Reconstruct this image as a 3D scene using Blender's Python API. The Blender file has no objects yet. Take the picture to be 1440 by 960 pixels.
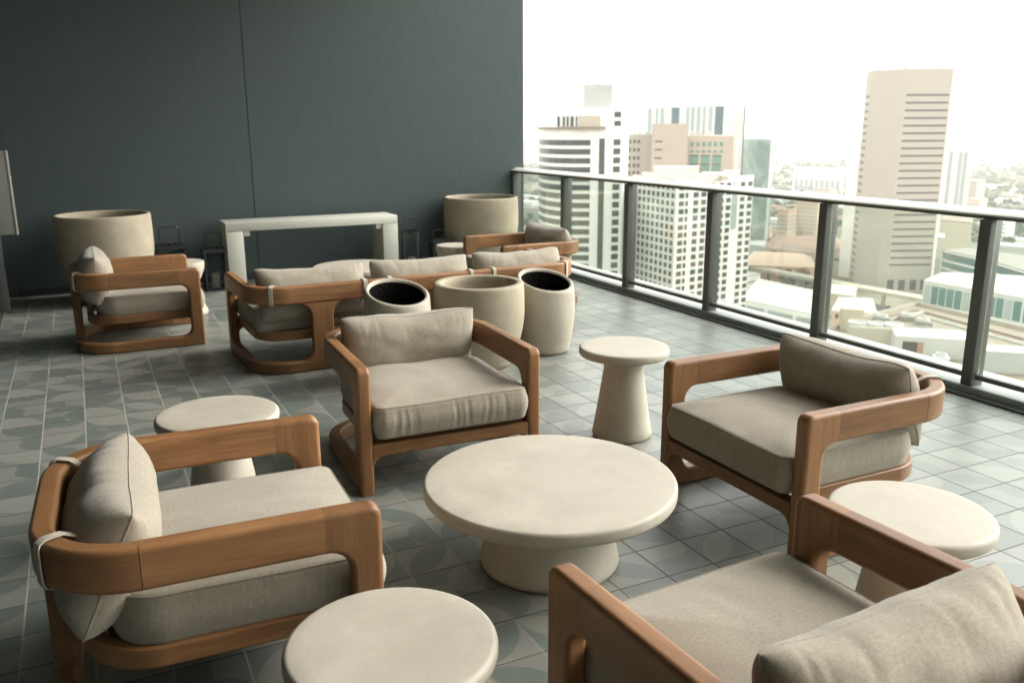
import bpy, bmesh, math, random
from mathutils import Vector, Matrix, noise
from math import sin, cos, pi, radians
random.seed(11)
S = bpy.context.scene
COL = S.collection
# ------------------------------------------------------------------ camera
YAW, PITCH, ROLL, F, CH = -.4575, .2427, -.0048, 1216., 1.52
cam = bpy.data.cameras.new('camera'); co = bpy.data.objects.new('camera', cam); COL.objects.link(co)
RM = Matrix.Rotation(YAW, 4, 'Z') @ Matrix.Rotation(pi/2-PITCH, 4, 'X') @ Matrix.Rotation(ROLL, 4, 'Z')
co.matrix_world = Matrix.Translation((0, 0, CH)) @ RM
cam.sensor_width = 36; cam.lens = F/1440*36; cam.clip_start = .05; cam.clip_end = 90000
cam.dof.use_dof = True; cam.dof.focus_distance = 3.0; cam.dof.aperture_fstop = 4.5
S.camera = co
def ray(px, py): return (RM.to_3x3() @ Vector(((px-720)/F, -(py-480)/F, -1)))
def on_z(px, py, z):                     # where a line of sight meets a level plane
    d = ray(px, py); t = (z-CH)/d.z; return Vector((d.x*t, d.y*t))
def far(px, dist):                       # a plan position in the city: bearing and distance
    d = ray(px, 180); h = math.hypot(d.x, d.y); return Vector((d.x/h*dist, d.y/h*dist))
def height(px, py, dist):
    d = ray(px, py); return CH + d.z/math.hypot(d.x, d.y)*dist
G = -108.5                               # street level below the terrace
# ------------------------------------------------------------------ node helpers
class NT:
    def __init__(s, name, rough=.6, base=(.5, .5, .5), spec=.5, metal=0.):
        s.m = bpy.data.materials.new(name); s.m.use_nodes = True
        s.t = s.m.node_tree; s.n = s.t.nodes; s.b = s.n['Principled BSDF']
        s.b.inputs['Roughness'].default_value = rough; s.b.inputs['Base Color'].default_value = (*base, 1)
        s.b.inputs['Specular IOR Level'].default_value = spec; s.b.inputs['Metallic'].default_value = metal
    def node(s, k, **kw):
        n = s.n.new(k)
        for a, v in kw.items(): setattr(n, a, v)
        return n
    def put(s, sock, v):
        if hasattr(v, 'is_linked') or isinstance(v, bpy.types.NodeSocket): s.t.links.new(v, sock)
        else: sock.default_value = v
    def math(s, op, a, b=0., c=0.):
        n = s.node('ShaderNodeMath', operation=op)
        for i, v in enumerate((a, b, c)): s.put(n.inputs[i], v)
        return n.outputs[0]
    def vmath(s, op, a, b=(0, 0, 0)):
        n = s.node('ShaderNodeVectorMath', operation=op)
        s.put(n.inputs[0], a)
        if op == 'SCALE': s.put(n.inputs['Scale'], b)
        else: s.put(n.inputs[1], b)
        return n.outputs['Value'] if op in ('LENGTH', 'DISTANCE', 'DOT_PRODUCT') else n.outputs[0]
    def noise(s, vec, scale=5., detail=3., rough=.5, col=False, dist=0.):
        n = s.node('ShaderNodeTexNoise')
        if vec is not None: s.put(n.inputs['Vector'], vec)
        n.inputs['Scale'].default_value = scale; n.inputs['Detail'].default_value = detail; n.inputs['Roughness'].default_value = rough
        n.inputs['Distortion'].default_value = dist
        return n.outputs['Color'] if col else n.outputs['Fac']
    def coord(s, k='Object'): return s.node('ShaderNodeTexCoord').outputs[k]
    def pos(s): return s.node('ShaderNodeNewGeometry').outputs['Position']
    def attr(s, nm): return s.node('ShaderNodeAttribute', attribute_name=nm).outputs['Vector']
    def rnd(s): return s.node('ShaderNodeObjectInfo').outputs['Random']
    def mul(s, v, t): return s.vmath('MULTIPLY', v, t)
    def ramp(s, f, stops):
        n = s.node('ShaderNodeValToRGB'); e = n.color_ramp.elements
        while len(e) < len(stops): e.new(.5)
        for k, (p, c) in zip(e, stops): k.position = p; k.color = (*c, 1)
        s.put(n.inputs[0], f); return n.outputs[0]
    def mix(s, f, a, b, mode='MIX'):
        n = s.node('ShaderNodeMix', data_type='RGBA', blend_type=mode)
        s.put(n.inputs[0], f)
        for i, v in ((6, a), (7, b)): s.put(n.inputs[i], v if not isinstance(v, tuple) or len(v) == 4 else (*v, 1))
        return n.outputs[2]
    def mapr(s, f, a, b, c, d):
        n = s.node('ShaderNodeMapRange'); s.put(n.inputs[0], f)
        for i, v in enumerate((a, b, c, d)): n.inputs[i+1].default_value = v
        return n.outputs[0]
    def color(s, v): s.put(s.b.inputs['Base Color'], v); return s
    def roughness(s, v): s.put(s.b.inputs['Roughness'], v); return s
    def bump(s, h, strength=.3, dist=.01):
        n = s.node('ShaderNodeBump'); n.inputs['Strength'].default_value = strength; n.inputs['Distance'].default_value = dist
        s.put(n.inputs['Height'], h); s.t.links.new(n.outputs[0], s.b.inputs['Normal']); return s
M = {}
def plain(k, base, rough=.6, metal=0., spec=.5, var=.0, scale=3.):
    n = NT(k, rough, base, spec, metal)
    if var:
        f = n.noise(n.coord(), scale, 5, .6)
        n.color(n.mix(f, tuple(c*(1-var) for c in base), tuple(min(1, c*(1+var)) for c in base)))
        n.roughness(n.mapr(f, .3, .7, rough*.85, min(1, rough*1.15)))
    M[k] = n.m; return n
# teak: grain runs along the first component of the 'grain' attribute
n = NT('teak', .42, spec=.4)
g = n.attr('grain'); off = n.node('ShaderNodeCombineXYZ'); n.put(off.inputs[0], n.math('MULTIPLY', n.rnd(), 37.)); n.put(off.inputs[1], n.math('MULTIPLY', n.rnd(), 11.))
gv = n.vmath('ADD', g, off.outputs[0])
f1 = n.noise(n.mul(gv, (3., 26., 26.)), 1., 5, .6, dist=.6)
f2 = n.noise(n.mul(gv, (9., 240., 240.)), 1., 3, .6)
f3 = n.noise(n.mul(gv, (1.2, 5., 5.)), 1., 2, .5)
c = n.ramp(f1, [(.25, (.145, .063, .022)), (.5, (.245, .113, .041)), (.78, (.345, .173, .067))])
c = n.mix(n.mapr(f2, .45, .72, 0, .62), c, (.12, .056, .022))
c = n.mix(n.mapr(f3, .35, .7, 0, .35), c, (.40, .205, .08))
hs = n.node('ShaderNodeHueSaturation'); n.put(hs.inputs['Color'], c); n.put(hs.inputs['Value'], n.mapr(n.rnd(), 0, 1, .8, 1.16)); hs.inputs['Saturation'].default_value = .97
n.color(hs.outputs[0]).roughness(n.mapr(f1, .2, .8, .36, .52)).bump(f2, .12, .002); M['teak'] = n.m
def fabric(k, lo, hi):
    n = NT(k, .92, spec=.15); v = n.coord()
    a = n.noise(n.mul(v, (620, 620, 60)), 1., 2, .6); b = n.noise(n.mul(v, (45, 700, 700)), 1., 2, .6)
    c2 = n.noise(n.mul(v, (110, 110, 7)), 1., 2, .6); big = n.noise(v, 3.2, 3, .5)
    w = n.math('ADD', n.math('MULTIPLY', a, .5), n.math('ADD', n.math('MULTIPLY', b, .35), n.math('MULTIPLY', c2, .22)))
    col = n.mix(n.mapr(w, .38, .70, 0, 1), lo, hi)
    col = n.mix(n.mapr(big, .3, .7, .0, .16), col, tuple(x*.72 for x in lo))
    n.color(col).bump(w, .35, .0025)
    n.b.inputs['Sheen Weight'].default_value = .25; n.b.inputs['Sheen Roughness'].default_value = .5
    M[k] = n.m
fabric('linen', (.235, .205, .155), (.45, .402, .318))
fabric('linen_strap', (.40, .35, .27), (.62, .56, .46))
# cast stone table tops
def stone(k, a, b, rough, bs):
    n = NT(k, rough, spec=.35); v = n.vmath('ADD', n.coord(), n.vmath('SCALE', n.node('ShaderNodeObjectInfo').outputs['Location'], 3.1))
    f = n.noise(v, 4.5, 6, .62, dist=.5); p = n.noise(v, 150, 3, .6); sp = n.noise(v, 420, 1, .5)
    c = n.mix(n.mapr(f, .3, .72, 0, 1), a, b)
    pit = n.noise(v, 130, 2, .5); blot = n.noise(v, 17, 4, .65)
    c = n.mix(n.mapr(blot, .35, .7, 0, .2), c, tuple(x*.80 for x in a))
    c = n.mix(n.mapr(pit, .70, .76, 0, .4), c, tuple(x*.55 for x in a))
    c = n.mix(n.mapr(sp, .64, .72, 0, .45), c, tuple(x*.6 for x in a))
    n.color(c).roughness(n.mapr(f, .3, .7, rough-.08, rough+.08)).bump(n.math('ADD', p, n.math('MULTIPLY', f, .6)), bs, .004); M[k] = n.m
stone('cast_stone', (.44, .405, .325), (.55, .51, .425), .55, .10)
stone('planter_stone', (.30, .26, .185), (.42, .365, .27), .75, .45)
stone('tub_stone', (.38, .345, .275), (.50, .46, .375), .7, .35)
n = plain('soil', (.006, .005, .0045), 1., spec=.05, var=.5, scale=40); n.bump(n.noise(n.coord(), 60, 4), 1., .03)
# dark green brushed wall
n = NT('green_wall', .62, spec=.35); v = n.pos()
f = n.noise(n.mul(v, (70, 70, 2.2)), 1., 5, .7); f2 = n.noise(n.mul(v, (22, 22, 6)), 1., 3, .6); big = n.noise(v, .8, 4, .5)
c = n.mix(f, (.046, .066, .065), (.064, .087, .085)); c = n.mix(n.mapr(big, .3, .7, 0, .4), c, (.064, .080, .078))
n.color(c).roughness(n.mapr(f2, .3, .7, .5, .72)).bump(n.math('ADD', f, n.math('MULTIPLY', f2, .8)), .15, .008); M['green_wall'] = n.m
# encaustic floor tiles, 20 cm, two greys in curved shapes
n = NT('floor_tiles', .4, spec=.5); v = n.mul(n.vmath('ADD', n.pos(), (-.09+20, -.01+20, 0)), (5, 5, 0))
cell = n.vmath('FLOOR', v); fr = n.vmath('SUBTRACT', n.vmath('FRACTION', v), (.5, .5, 0))
wn = n.node('ShaderNodeTexWhiteNoise', noise_dimensions='2D'); n.put(wn.inputs['Vector'], cell)
sep = n.node('ShaderNodeSeparateColor'); n.put(sep.inputs[0], wn.outputs['Color']); R_, G_, B_ = sep.outputs
rot = n.node('ShaderNodeVectorRotate', rotation_type='Z_AXIS'); n.put(rot.inputs['Vector'], fr)
n.put(rot.inputs['Angle'], n.math('MULTIPLY', n.math('FLOOR', n.math('MULTIPLY', R_, 4)), pi/2)); q = rot.outputs[0]
def disc(c, r): return n.math('LESS_THAN', n.vmath('DISTANCE', q, c), r)
dA = disc((-.5, -.5, 0), .98); dA2 = disc((.5, .5, 0), .98); dB = disc((-.5, 0, 0), .5); dS = disc((-.5, -.5, 0), .5)
leaf = n.math('MULTIPLY', dA, dA2); sx = n.node('ShaderNodeSeparateXYZ'); n.put(sx.inputs[0], q)
half = n.math('GREATER_THAN', sx.outputs[0], 0.); combo = n.math('MAXIMUM', dB, n.math('MULTIPLY', half, n.math('GREATER_THAN', sx.outputs[1], 0.)))
def pick(lo, a, b):
    t = n.math('GREATER_THAN', G_, lo); return n.math('ADD', n.math('MULTIPLY', b, t), n.math('MULTIPLY', a, n.math('SUBTRACT', 1., t)))
pat = pick(.82, pick(.62, pick(.42, pick(.22, dA, leaf), combo), dA2), n.math('MAXIMUM', dB, dS))
pat = n.math('ABSOLUTE', n.math('SUBTRACT', pat, n.math('GREATER_THAN', B_, .55)))
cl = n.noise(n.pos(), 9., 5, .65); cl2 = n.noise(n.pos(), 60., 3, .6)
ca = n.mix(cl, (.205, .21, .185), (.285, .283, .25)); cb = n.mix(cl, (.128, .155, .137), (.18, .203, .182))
c = n.mix(n.math('MULTIPLY', pat, n.mapr(n.vmath('DOT_PRODUCT', n.pos(), (1, 0, 0)), 1., 3.2, 1, .55)), ca, cb)   # pattern fades toward the open side: gloss wash-out put into the colour
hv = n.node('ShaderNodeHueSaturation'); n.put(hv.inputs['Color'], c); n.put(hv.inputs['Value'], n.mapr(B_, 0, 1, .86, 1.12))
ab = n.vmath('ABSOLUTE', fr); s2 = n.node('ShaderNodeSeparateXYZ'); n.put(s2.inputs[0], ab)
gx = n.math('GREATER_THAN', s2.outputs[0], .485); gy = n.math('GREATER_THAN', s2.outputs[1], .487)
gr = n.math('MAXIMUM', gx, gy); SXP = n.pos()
c = n.mix(gr, hv.outputs[0], n.mix(n.math('MULTIPLY', gx, n.mapr(n.vmath('DOT_PRODUCT', SXP, (1, 0, 0)), .7, 1.7, 1, 0)), (.06, .057, .047), (.36, .36, .32)))  # lengthwise grout paler at left: the floor's reflection contrast painted into the colour
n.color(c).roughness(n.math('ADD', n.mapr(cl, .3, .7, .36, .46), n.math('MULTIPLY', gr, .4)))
tilt = n.vmath('DOT_PRODUCT', fr, n.vmath('SUBTRACT', wn.outputs['Color'], (.5, .5, .5)))
hgt = n.math('ADD', n.math('MULTIPLY', tilt, .5), n.math('SUBTRACT', n.math('MULTIPLY', n.noise(n.pos(), 9., 1, .4), .015), n.math('MULTIPLY', gr, .30)))
n.bump(hgt, .45, .012); n.b.inputs['IOR'].default_value = 1.7; n.put(n.b.inputs['Coat Weight'], n.math('MULTIPLY_ADD', gr, -.25, .25)); n.b.inputs['Coat Roughness'].default_value = .38; M['floor_tiles'] = n.m
plain('curb_stone', (.26, .30, .275), .5, var=.12, scale=6); plain('outer_stone', (.66, .65, .60), .7, var=.08, scale=3)
plain('dark_slot', (.03, .035, .033), .6)
plain('rail_metal', (.105, .11, .098), .4, .2, var=.1)
plain('rail_cap', (.66, .655, .60), .35, 0., var=.04)
plain('white_paint', (.53, .53, .46), .5, var=.05, scale=4)
plain('grey_cabinet', (.17, .175, .155), .45, var=.06)
plain('cabinet_edge', (.40, .39, .32), .4)
plain('black_metal', (.012, .013, .013), .45, .0)
plain('candle', (.55, .50, .40), .6)
plain('dark_frame', (.020, .026, .027), .5)
plain('ceiling_paint', (.50, .49, .46), .9)
def glass(k, tint, refl):
    n = NT(k); n.n.remove(n.b); tr = n.node('ShaderNodeBsdfTransparent'); tr.inputs[0].default_value = (*tint, 1)
    gl = n.node('ShaderNodeBsdfGlossy'); gl.inputs['Roughness'].default_value = .02
    lw = n.node('ShaderNodeFresnel'); lw.inputs[0].default_value = 1.45
    mx = n.node('ShaderNodeMixShader'); n.put(mx.inputs[0], n.math('MULTIPLY', lw.outputs[0], refl)); n.t.links.new(tr.outputs[0], mx.inputs[1]); n.t.links.new(gl.outputs[0], mx.inputs[2])
    n.t.links.new(mx.outputs[0], n.n['Material Output'].inputs[0]); M[k] = n.m
glass('rail_glass', (.93, .965, .94), .3)
glass('lantern_glass', (.80, .84, .83), .7)
# city
for k, b in (('bld_white', (.84, .83, .79)), ('bld_cream', (.54, .485, .38)), ('bld_tan', (.44, .39, .325)), ('bld_pink', (.47, .385, .305)), ('bld_grey', (.48, .49, .46)), ('bld_pale', (.66, .69, .68)),
             ('roof_white', (.58, .57, .53)), ('roof_terracotta', (.46, .25, .17)), ('roof_brown', (.27, .19, .15)), ('roof_gravel', (.25, .235, .20)), ('roof_grey', (.45, .45, .43)), ('salmon', (.70, .50, .38)), ('roof_tan', (.27, .22, .16))):
    plain(k, b, .8, var=.10, scale=.12)
plain('win_dark', (.04, .047, .042), .25, var=.3, scale=.3)
plain('slot_dark', (.065, .055, .045), .5)
plain('win_teal', (.035, .15, .14), .18, var=.35, scale=.15)
plain('win_green', (.11, .24, .17), .3, var=.2, scale=.2)
plain('win_blue', (.05, .11, .13), .25, var=.15, scale=.1)
plain('glass_grey', (.34, .40, .385), .3, var=.15, scale=.2)
n = NT('glass_green', .22); f = n.noise(n.mul(n.coord(), (.05, .05, .028)), 1., 4, .6, dist=1.)
n.color(n.ramp(f, [(.35, (.07, .13, .11)), (.5, (.16, .24, .20)), (.65, (.34, .42, .36))])); M['glass_green'] = n.m  # blotchy reflections painted into the green glass colour
plain('asphalt', (.09, .088, .082), .85, var=.2, scale=.05)
plain('concrete_deck', (.42, .39, .32), .8, var=.15, scale=.1)
n = NT('leaf', .7, spec=.2); n.color(n.mix(n.rnd(), (.045, .075, .030), (.10, .12, .05))); M['leaf'] = n.m
plain('bark', (.10, .075, .05), .9)
n = NT('city_ground', .9); v = n.pos(); f = n.noise(v, .012, 6, .65); f2 = n.noise(v, .05, 4, .7)
c = n.mix(n.mapr(f, .38, .62, 0, 1), (.10, .12, .055), (.34, .30, .23)); c = n.mix(n.mapr(f2, .45, .65, 0, .6), c, (.42, .38, .31)); n.color(c); M['city_ground'] = n.m
# ------------------------------------------------------------------ mesh helpers
def link(o, parent=None):
    COL.objects.link(o)
    if parent is not None: o.parent = parent
    return o
def obj(name, bm, mat, parent=None, smooth=None, wn=False):
    me = bpy.data.meshes.new(name); 
    bmesh.ops.recalc_face_normals(bm, faces=bm.faces) if bm.faces else None
    bm.to_mesh(me); bm.free()
    for m in (mat if isinstance(mat, (list, tuple)) else [mat]): me.materials.append(M[m])
    if smooth is not None:
        for p in me.polygons: p.use_smooth = True
        if smooth < 179: me.set_sharp_from_angle(angle=radians(smooth))
    o = link(bpy.data.objects.new(name, me), parent)
    if wn:
        for p in me.polygons:
            if len(p.vertices) > 6: p.use_smooth = False
        w = o.modifiers.new('wn', 'WEIGHTED_NORMAL'); w.keep_sharp = True
    return o
def tag(o, label, cat, group=None, kind=None):
    if label: o['label'] = label
    if cat: o['category'] = cat
    if group: o['group'] = group
    if kind: o['kind'] = kind
    return o
def thing(name, label, cat, loc=(0, 0, 0), rz=0, group=None):
    o = bpy.data.objects.new(name, None); o.empty_display_size = .2; COL.objects.link(o); o.location = loc; o.rotation_euler = (0, 0, rz)
    return tag(o, label, cat, group)
def copy_tree(o, parent=None):
    c = o.copy(); COL.objects.link(c)
    if parent is not None: c.parent = parent
    for ch in list(o.children): copy_tree(ch, c)
    return c
def box(bm, x0, y0, z0, x1, y1, z1, bev=0., seg=2):
    vs = [bm.verts.new(p) for p in ((x0, y0, z0), (x1, y0, z0), (x1, y1, z0), (x0, y1, z0), (x0, y0, z1), (x1, y0, z1), (x1, y1, z1), (x0, y1, z1))]
    fs = [bm.faces.new([vs[i] for i in f]) for f in ((0, 3, 2, 1), (4, 5, 6, 7), (0, 1, 5, 4), (1, 2, 6, 5), (2, 3, 7, 6), (3, 0, 4, 7))]
    if bev: bmesh.ops.bevel(bm, geom=list({e for f in fs for e in f.edges}), offset=bev, segments=seg, affect='EDGES', profile=.5)
    return bm
def B(*a, **k): return box(bmesh.new(), *a, **k)
def prism(bm, poly, z0, z1, top=True, bottom=True):
    a = [bm.verts.new((p[0], p[1], z0)) for p in poly]; b = [bm.verts.new((p[0], p[1], z1)) for p in poly]; N = len(poly)
    for i in range(N): bm.faces.new((a[i], a[(i+1) % N], b[(i+1) % N], b[i]))
    if top: bm.faces.new(b)
    if bottom: bm.faces.new(a[::-1])
    return bm
def lathe(bm, prof, N=72, cx=0, cy=0, zf=None):
    rings = []
    for r, z in prof:
        if r < 1e-6: rings.append([bm.verts.new((cx, cy, z))])
        else: rings.append([bm.verts.new((cx+r*cos(2*pi*i/N), cy+r*sin(2*pi*i/N), z)) for i in range(N)])
    for a, b in zip(rings, rings[1:]):
        for i in range(N):
            j = (i+1) % N
            if len(a) == 1 and len(b) > 1: bm.faces.new((a[0], b[i], b[j]))
            elif len(b) == 1 and len(a) > 1: bm.faces.new((a[i], a[j], b[0]))
            elif len(a) > 1: bm.faces.new((a[i], a[j], b[j], b[i]))
    return bm
def arc(cx, cz, r, a0, a1, n=7): return [(cx+r*cos(radians(a0+(a1-a0)*i/n)), cz+r*sin(radians(a0+(a1-a0)*i/n))) for i in range(n+1)]
def smooth_prof(p, rr=.02, n=5):         # rounds the inner corners of a lathe profile
    out = [p[0]]
    for a, b, c in zip(p, p[1:], p[2:]):
        b_, A, C = Vector(b), Vector(a), Vector(c); d = min(rr, (A-b_).length*.48, (C-b_).length*.48)
        p0 = b_+(A-b_).normalized()*d; p2 = b_+(C-b_).normalized()*d
        for i in range(n+1):
            t = i/n; q = p0*(1-t)**2+b_*2*t*(1-t)+p2*t*t; out.append((q.x, q.y))
    return out+[p[-1]]
def setgrain(bm, fn):
    L = bm.verts.layers.float_vector.get('grain') or bm.verts.layers.float_vector.new('grain')
    for v in bm.verts: v[L] = fn(v.co)
def rrect(hn, z0, z1, r, n=3):           # rounded cross-section in (offset, z)
    out = []
    for cx, cz, a in ((hn-r, z0+r, -90), (hn-r, z1-r, 0), (-hn+r, z1-r, 90), (-hn+r, z0+r, 180)): out += arc(cx, cz, r, a, a+90, n)
    return out
def sweep(path, sec):
    bm = bmesh.new(); L = bm.verts.layers.float_vector.new('grain'); rings = []; s = 0
    for i, p in enumerate(path):
        a = path[max(i-1, 0)]; b = path[min(i+1, len(path)-1)]; t = Vector((b[0]-a[0], b[1]-a[1])).normalized(); nn = Vector((t.y, -t.x))
        if i: s += math.hypot(p[0]-path[i-1][0], p[1]-path[i-1][1])
        ring = []
        for o, z in sec:
            v = bm.verts.new((p[0]+nn.x*o, p[1]+nn.y*o, z)); v[L] = (s, z, o); ring.append(v)
        rings.append(ring)
    N = len(sec)
    for a, b in zip(rings, rings[1:]):
        for k in range(N): bm.faces.new((a[k], a[(k+1) % N], b[(k+1) % N], b[k]))
    bm.faces.new(rings[0]); bm.faces.new(rings[-1][::-1]); return bm
def panel(poly, to3, thick, bev, joint=None, grain=None):
    """a board cut to a 2-D outline; its edges are rounded except where it is glued to the next piece"""
    N = len(poly); area = sum(poly[i-1][0]*poly[i][1]-poly[i][0]*poly[i-1][1] for i in range(N))
    if area < 0: poly = poly[::-1]
    mv = []
    for i in range(N):
        p, a, b = Vector(poly[i]), Vector(poly[i-1]), Vector(poly[(i+1) % N])
        d0, d1 = (p-a).normalized(), (b-p).normalized(); n0, n1 = Vector((-d0.y, d0.x)), Vector((-d1.y, d1.x))
        j0 = joint and joint(poly[i-1]) and joint(poly[i]); j1 = joint and joint(poly[i]) and joint(poly[(i+1) % N])
        if j0 and j1: mv.append(Vector((0, 0)))
        elif j0: mv.append(-d0/max(.2, (-d0).dot(n1)))
        elif j1: mv.append(d1/max(.2, d1.dot(n0)))
        else: m = (n0+n1).normalized(); mv.append(m/max(.35, m.dot(n0)))
    bm = bmesh.new(); rings = []
    lv = [(bev*(1-cos(radians(a))), -thick/2+bev*(1-sin(radians(a)))) for a in (90, 67.5, 45, 22.5, 0)]
    lv += [(d, -o) for d, o in lv[::-1]]
    for d, o in lv: rings.append([bm.verts.new(to3(tuple(Vector(p)+m*d), o)) for p, m in zip(poly, mv)])
    for a, b in zip(rings, rings[1:]):
        for i in range(N): bm.faces.new((a[i], a[(i+1) % N], b[(i+1) % N], b[i]))
    bm.faces.new(rings[0][::-1]); bm.faces.new(rings[-1])
    if grain: setgrain(bm, grain)
    return bm
# ------------------------------------------------------------------ soft furnishing
def fbm(p, s, seed): return noise.noise(Vector((p[0]*s+seed*7.1, p[1]*s-seed*3.3, (p[2] if len(p) > 2 else 0)*s+seed)))
def pillow_bm(w, h, t, seed, N=84, K=48):
    bm = bmesh.new(); r = random.Random(seed)
    folds = [(r.uniform(-.9, .9), r.uniform(.2, .75), r.uniform(-.5, .5), r.uniform(.3, 1.)) for _ in range(26)]
    def side(sg):
        g = []
        for j in range(K+1):
            row = []
            for i in range(N+1):
                u = -1+2*i/N; v = -1+2*j/K
                u = sin(u*pi/2); v = sin(v*pi/2)
                pin = 1-.045*(1-abs(u)**2.2)*(abs(v)**3)-.05*abs(u)**9*abs(v)**3; pinx = 1-.02*(1-abs(v)**2.2)*(abs(u)**3)-.02*abs(v)**9*abs(u)**3
                x = u*w/2*pinx; z = v*h/2*pin
                prof = max(0., (1-abs(u)**5.))**.5*max(0., (1-abs(v)**2.3))**.5
                y = sg*t/2*prof
                if abs(u) < .9999 and abs(v) < .9999:
                    e = max(abs(v)**2, .15)
                    for (fu, ln, sl, am) in folds:              # gathers running in from the seams
                        d = (u-fu-sl*(1-abs(v))*.35)/(.012+.016*am); y -= sg*.011*am*math.exp(-d*d)*max(0, abs(v)-1+ln)*prof**.5*(1 if fu*7 % 2 > 1 or v > 0 else .4)
                    y += sg*.008*fbm((u, v, sg), 3.2, seed)*prof+sg*.010*fbm((u*.6, v*.9, sg), 1.4, seed+5)*prof
                x += .006*fbm((v*1.5, u, 0), 1.6, seed+2)*abs(u)**4; z += (.010*fbm((u*1.5, v, 0), 1.5, seed+3)-.010*(1-u*u)*(v > 0))*abs(v)**3
                row.append(bm.verts.new((x, y, z)))
            g.append(row)
        return g
    A, C = side(-1), side(1)
    for g, fl in ((A, 0), (C, 1)):
        for j in range(K):
            for i in range(N):
                q = [g[j][i], g[j][i+1], g[j+1][i+1], g[j+1][i]]; bm.faces.new(q[::-1] if fl else q)
    rim = [A[0][i].co.copy() for i in range(N)]+[A[j][N].co.copy() for j in range(K)]+[A[K][i].co.copy() for i in range(N, 0, -1)]+[A[j][0].co.copy() for j in range(K, 0, -1)]
    bmesh.ops.remove_doubles(bm, verts=bm.verts, dist=1e-4)
    return bm, rim
def tube(bm, pts, r, n=6, closed=True):
    rings = []; N = len(pts)
    for i, p in enumerate(pts):
        a = pts[(i-1) % N] if closed or i else p; b = pts[(i+1) % N] if closed or i < N-1 else p
        t = (Vector(b)-Vector(a)).normalized(); up = Vector((0, 0, 1)) if abs(t.z) < .9 else Vector((0, 1, 0)); x = t.cross(up).normalized(); y = t.cross(x)
        rings.append([bm.verts.new(Vector(p)+x*r*cos(2*pi*k/n)+y*r*sin(2*pi*k/n)) for k in range(n)])
    for i in range(N if closed else N-1):
        a, b = rings[i], rings[(i+1) % N]
        for k in range(n): bm.faces.new((a[k], a[(k+1) % n], b[(k+1) % n], b[k]))
    if not closed: bm.faces.new(rings[0]); bm.faces.new(rings[-1][::-1])
    return bm
def outline(hw, y0, y1, rf, rb, step=.007):
    p = []
    for cx, cy, r, a in ((hw-rf, y0+rf, rf, -90), (hw-rb, y1-rb, rb, 0), (-hw+rb, y1-rb, rb, 90), (-hw+rf, y0+rf, rf, 180)): p += arc(cx, cy, r, a, a+90, max(4, int(r*1.57/step)))
    out = []
    for a, b in zip(p, p[1:]+p[:1]):
        d = math.hypot(b[0]-a[0], b[1]-a[1]); m = max(1, int(d/step))
        out += [(a[0]+(b[0]-a[0])*k/m, a[1]+(b[1]-a[1])*k/m) for k in range(m)]
    return out
def cushion_bm(hw, y0, y1, rf, rb, z0, z1, crown, seed, wr=.006):
    bm = bmesh.new(); o = outline(hw, y0, y1, rf, rb); cx, cy = 0, (y0+y1)/2; N = len(o)
    nor = []
    for i in range(N):
        a, b = o[i-1], o[(i+1) % N]; t = Vector((b[0]-a[0], b[1]-a[1])).normalized(); nor.append((t.y, -t.x))
    rnd = random.Random(seed); fold = [(rnd.uniform(-hw, hw), rnd.uniform(.005, .010), rnd.uniform(.2, 1.)) for _ in range(int(hw*80))]
    T = z1-z0; prof = []                  # (outset, z, depth toward centre)
    for k in range(5): prof.append((-.030+.030*sin(pi/2*k/4), z0+.030*(1-cos(pi/2*k/4))))
    for k in range(1, 8): prof.append((.010*sin(pi*k/8), z0+.03+(T-.055)*k/8))
    for k in range(5): prof.append((-.024*(1-cos(pi/2*k/4)), z1-.025+.025*sin(pi/2*k/4)))
    rings = []
    for out, z in prof:
        ring = []
        for (x, y), (nx, ny) in zip(o, nor):
            f = (z-z0)/T; d = 0
            mid = sin(pi*min(max(f, 0), 1))
            d += wr*.45*fbm((x, y, z), 5, seed)*mid
            if ny < -.7:
                for fx, fw, fa in fold: d -= wr*.5*fa*math.exp(-((x-fx-.004*sin(f*4+fx*30))/fw)**2)*min(1, mid*1.4)
            sag = .006*(1 if ny < -.5 else .5)*fbm((x*1., y, 0), 2.4, seed+9)
            ring.append(bm.verts.new((x+nx*(out+d), y+ny*(out+d), z+sag*f)))
        rings.append(ring)
    edge = [v.co.copy() for v in rings[-3]]
    base = [v.co.copy() for v in rings[-1]]
    for k in (.985, .96, .92, .86, .78, .68, .56, .43, .3, .16):
        ring = []
        for p in base:
            x = cx+(p.x-cx)*k; y = cy+(p.y-cy)*k; e = 1-k**3
            ring.append(bm.verts.new((x, y, p.z*k*k+z1*(1-k*k)+crown*e+.008*fbm((x, y, 0), 4, seed+4)*min(1, e*2.5)+.003*fbm((x, y*.5, 0), 14, seed+6)*min(1, e*4))))
        rings.append(ring)
    for a, b in zip(rings, rings[1:]):
        for i in range(N): j = (i+1) % N; bm.faces.new((a[i], a[j], b[j], b[i]))
    bm.faces.new(rings[0][::-1]); c = bm.verts.new((cx, cy, z1+crown+.004))
    for i in range(N): bm.faces.new((rings[-1][i], rings[-1][(i+1) % N], c))
    return bm, edge
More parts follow.
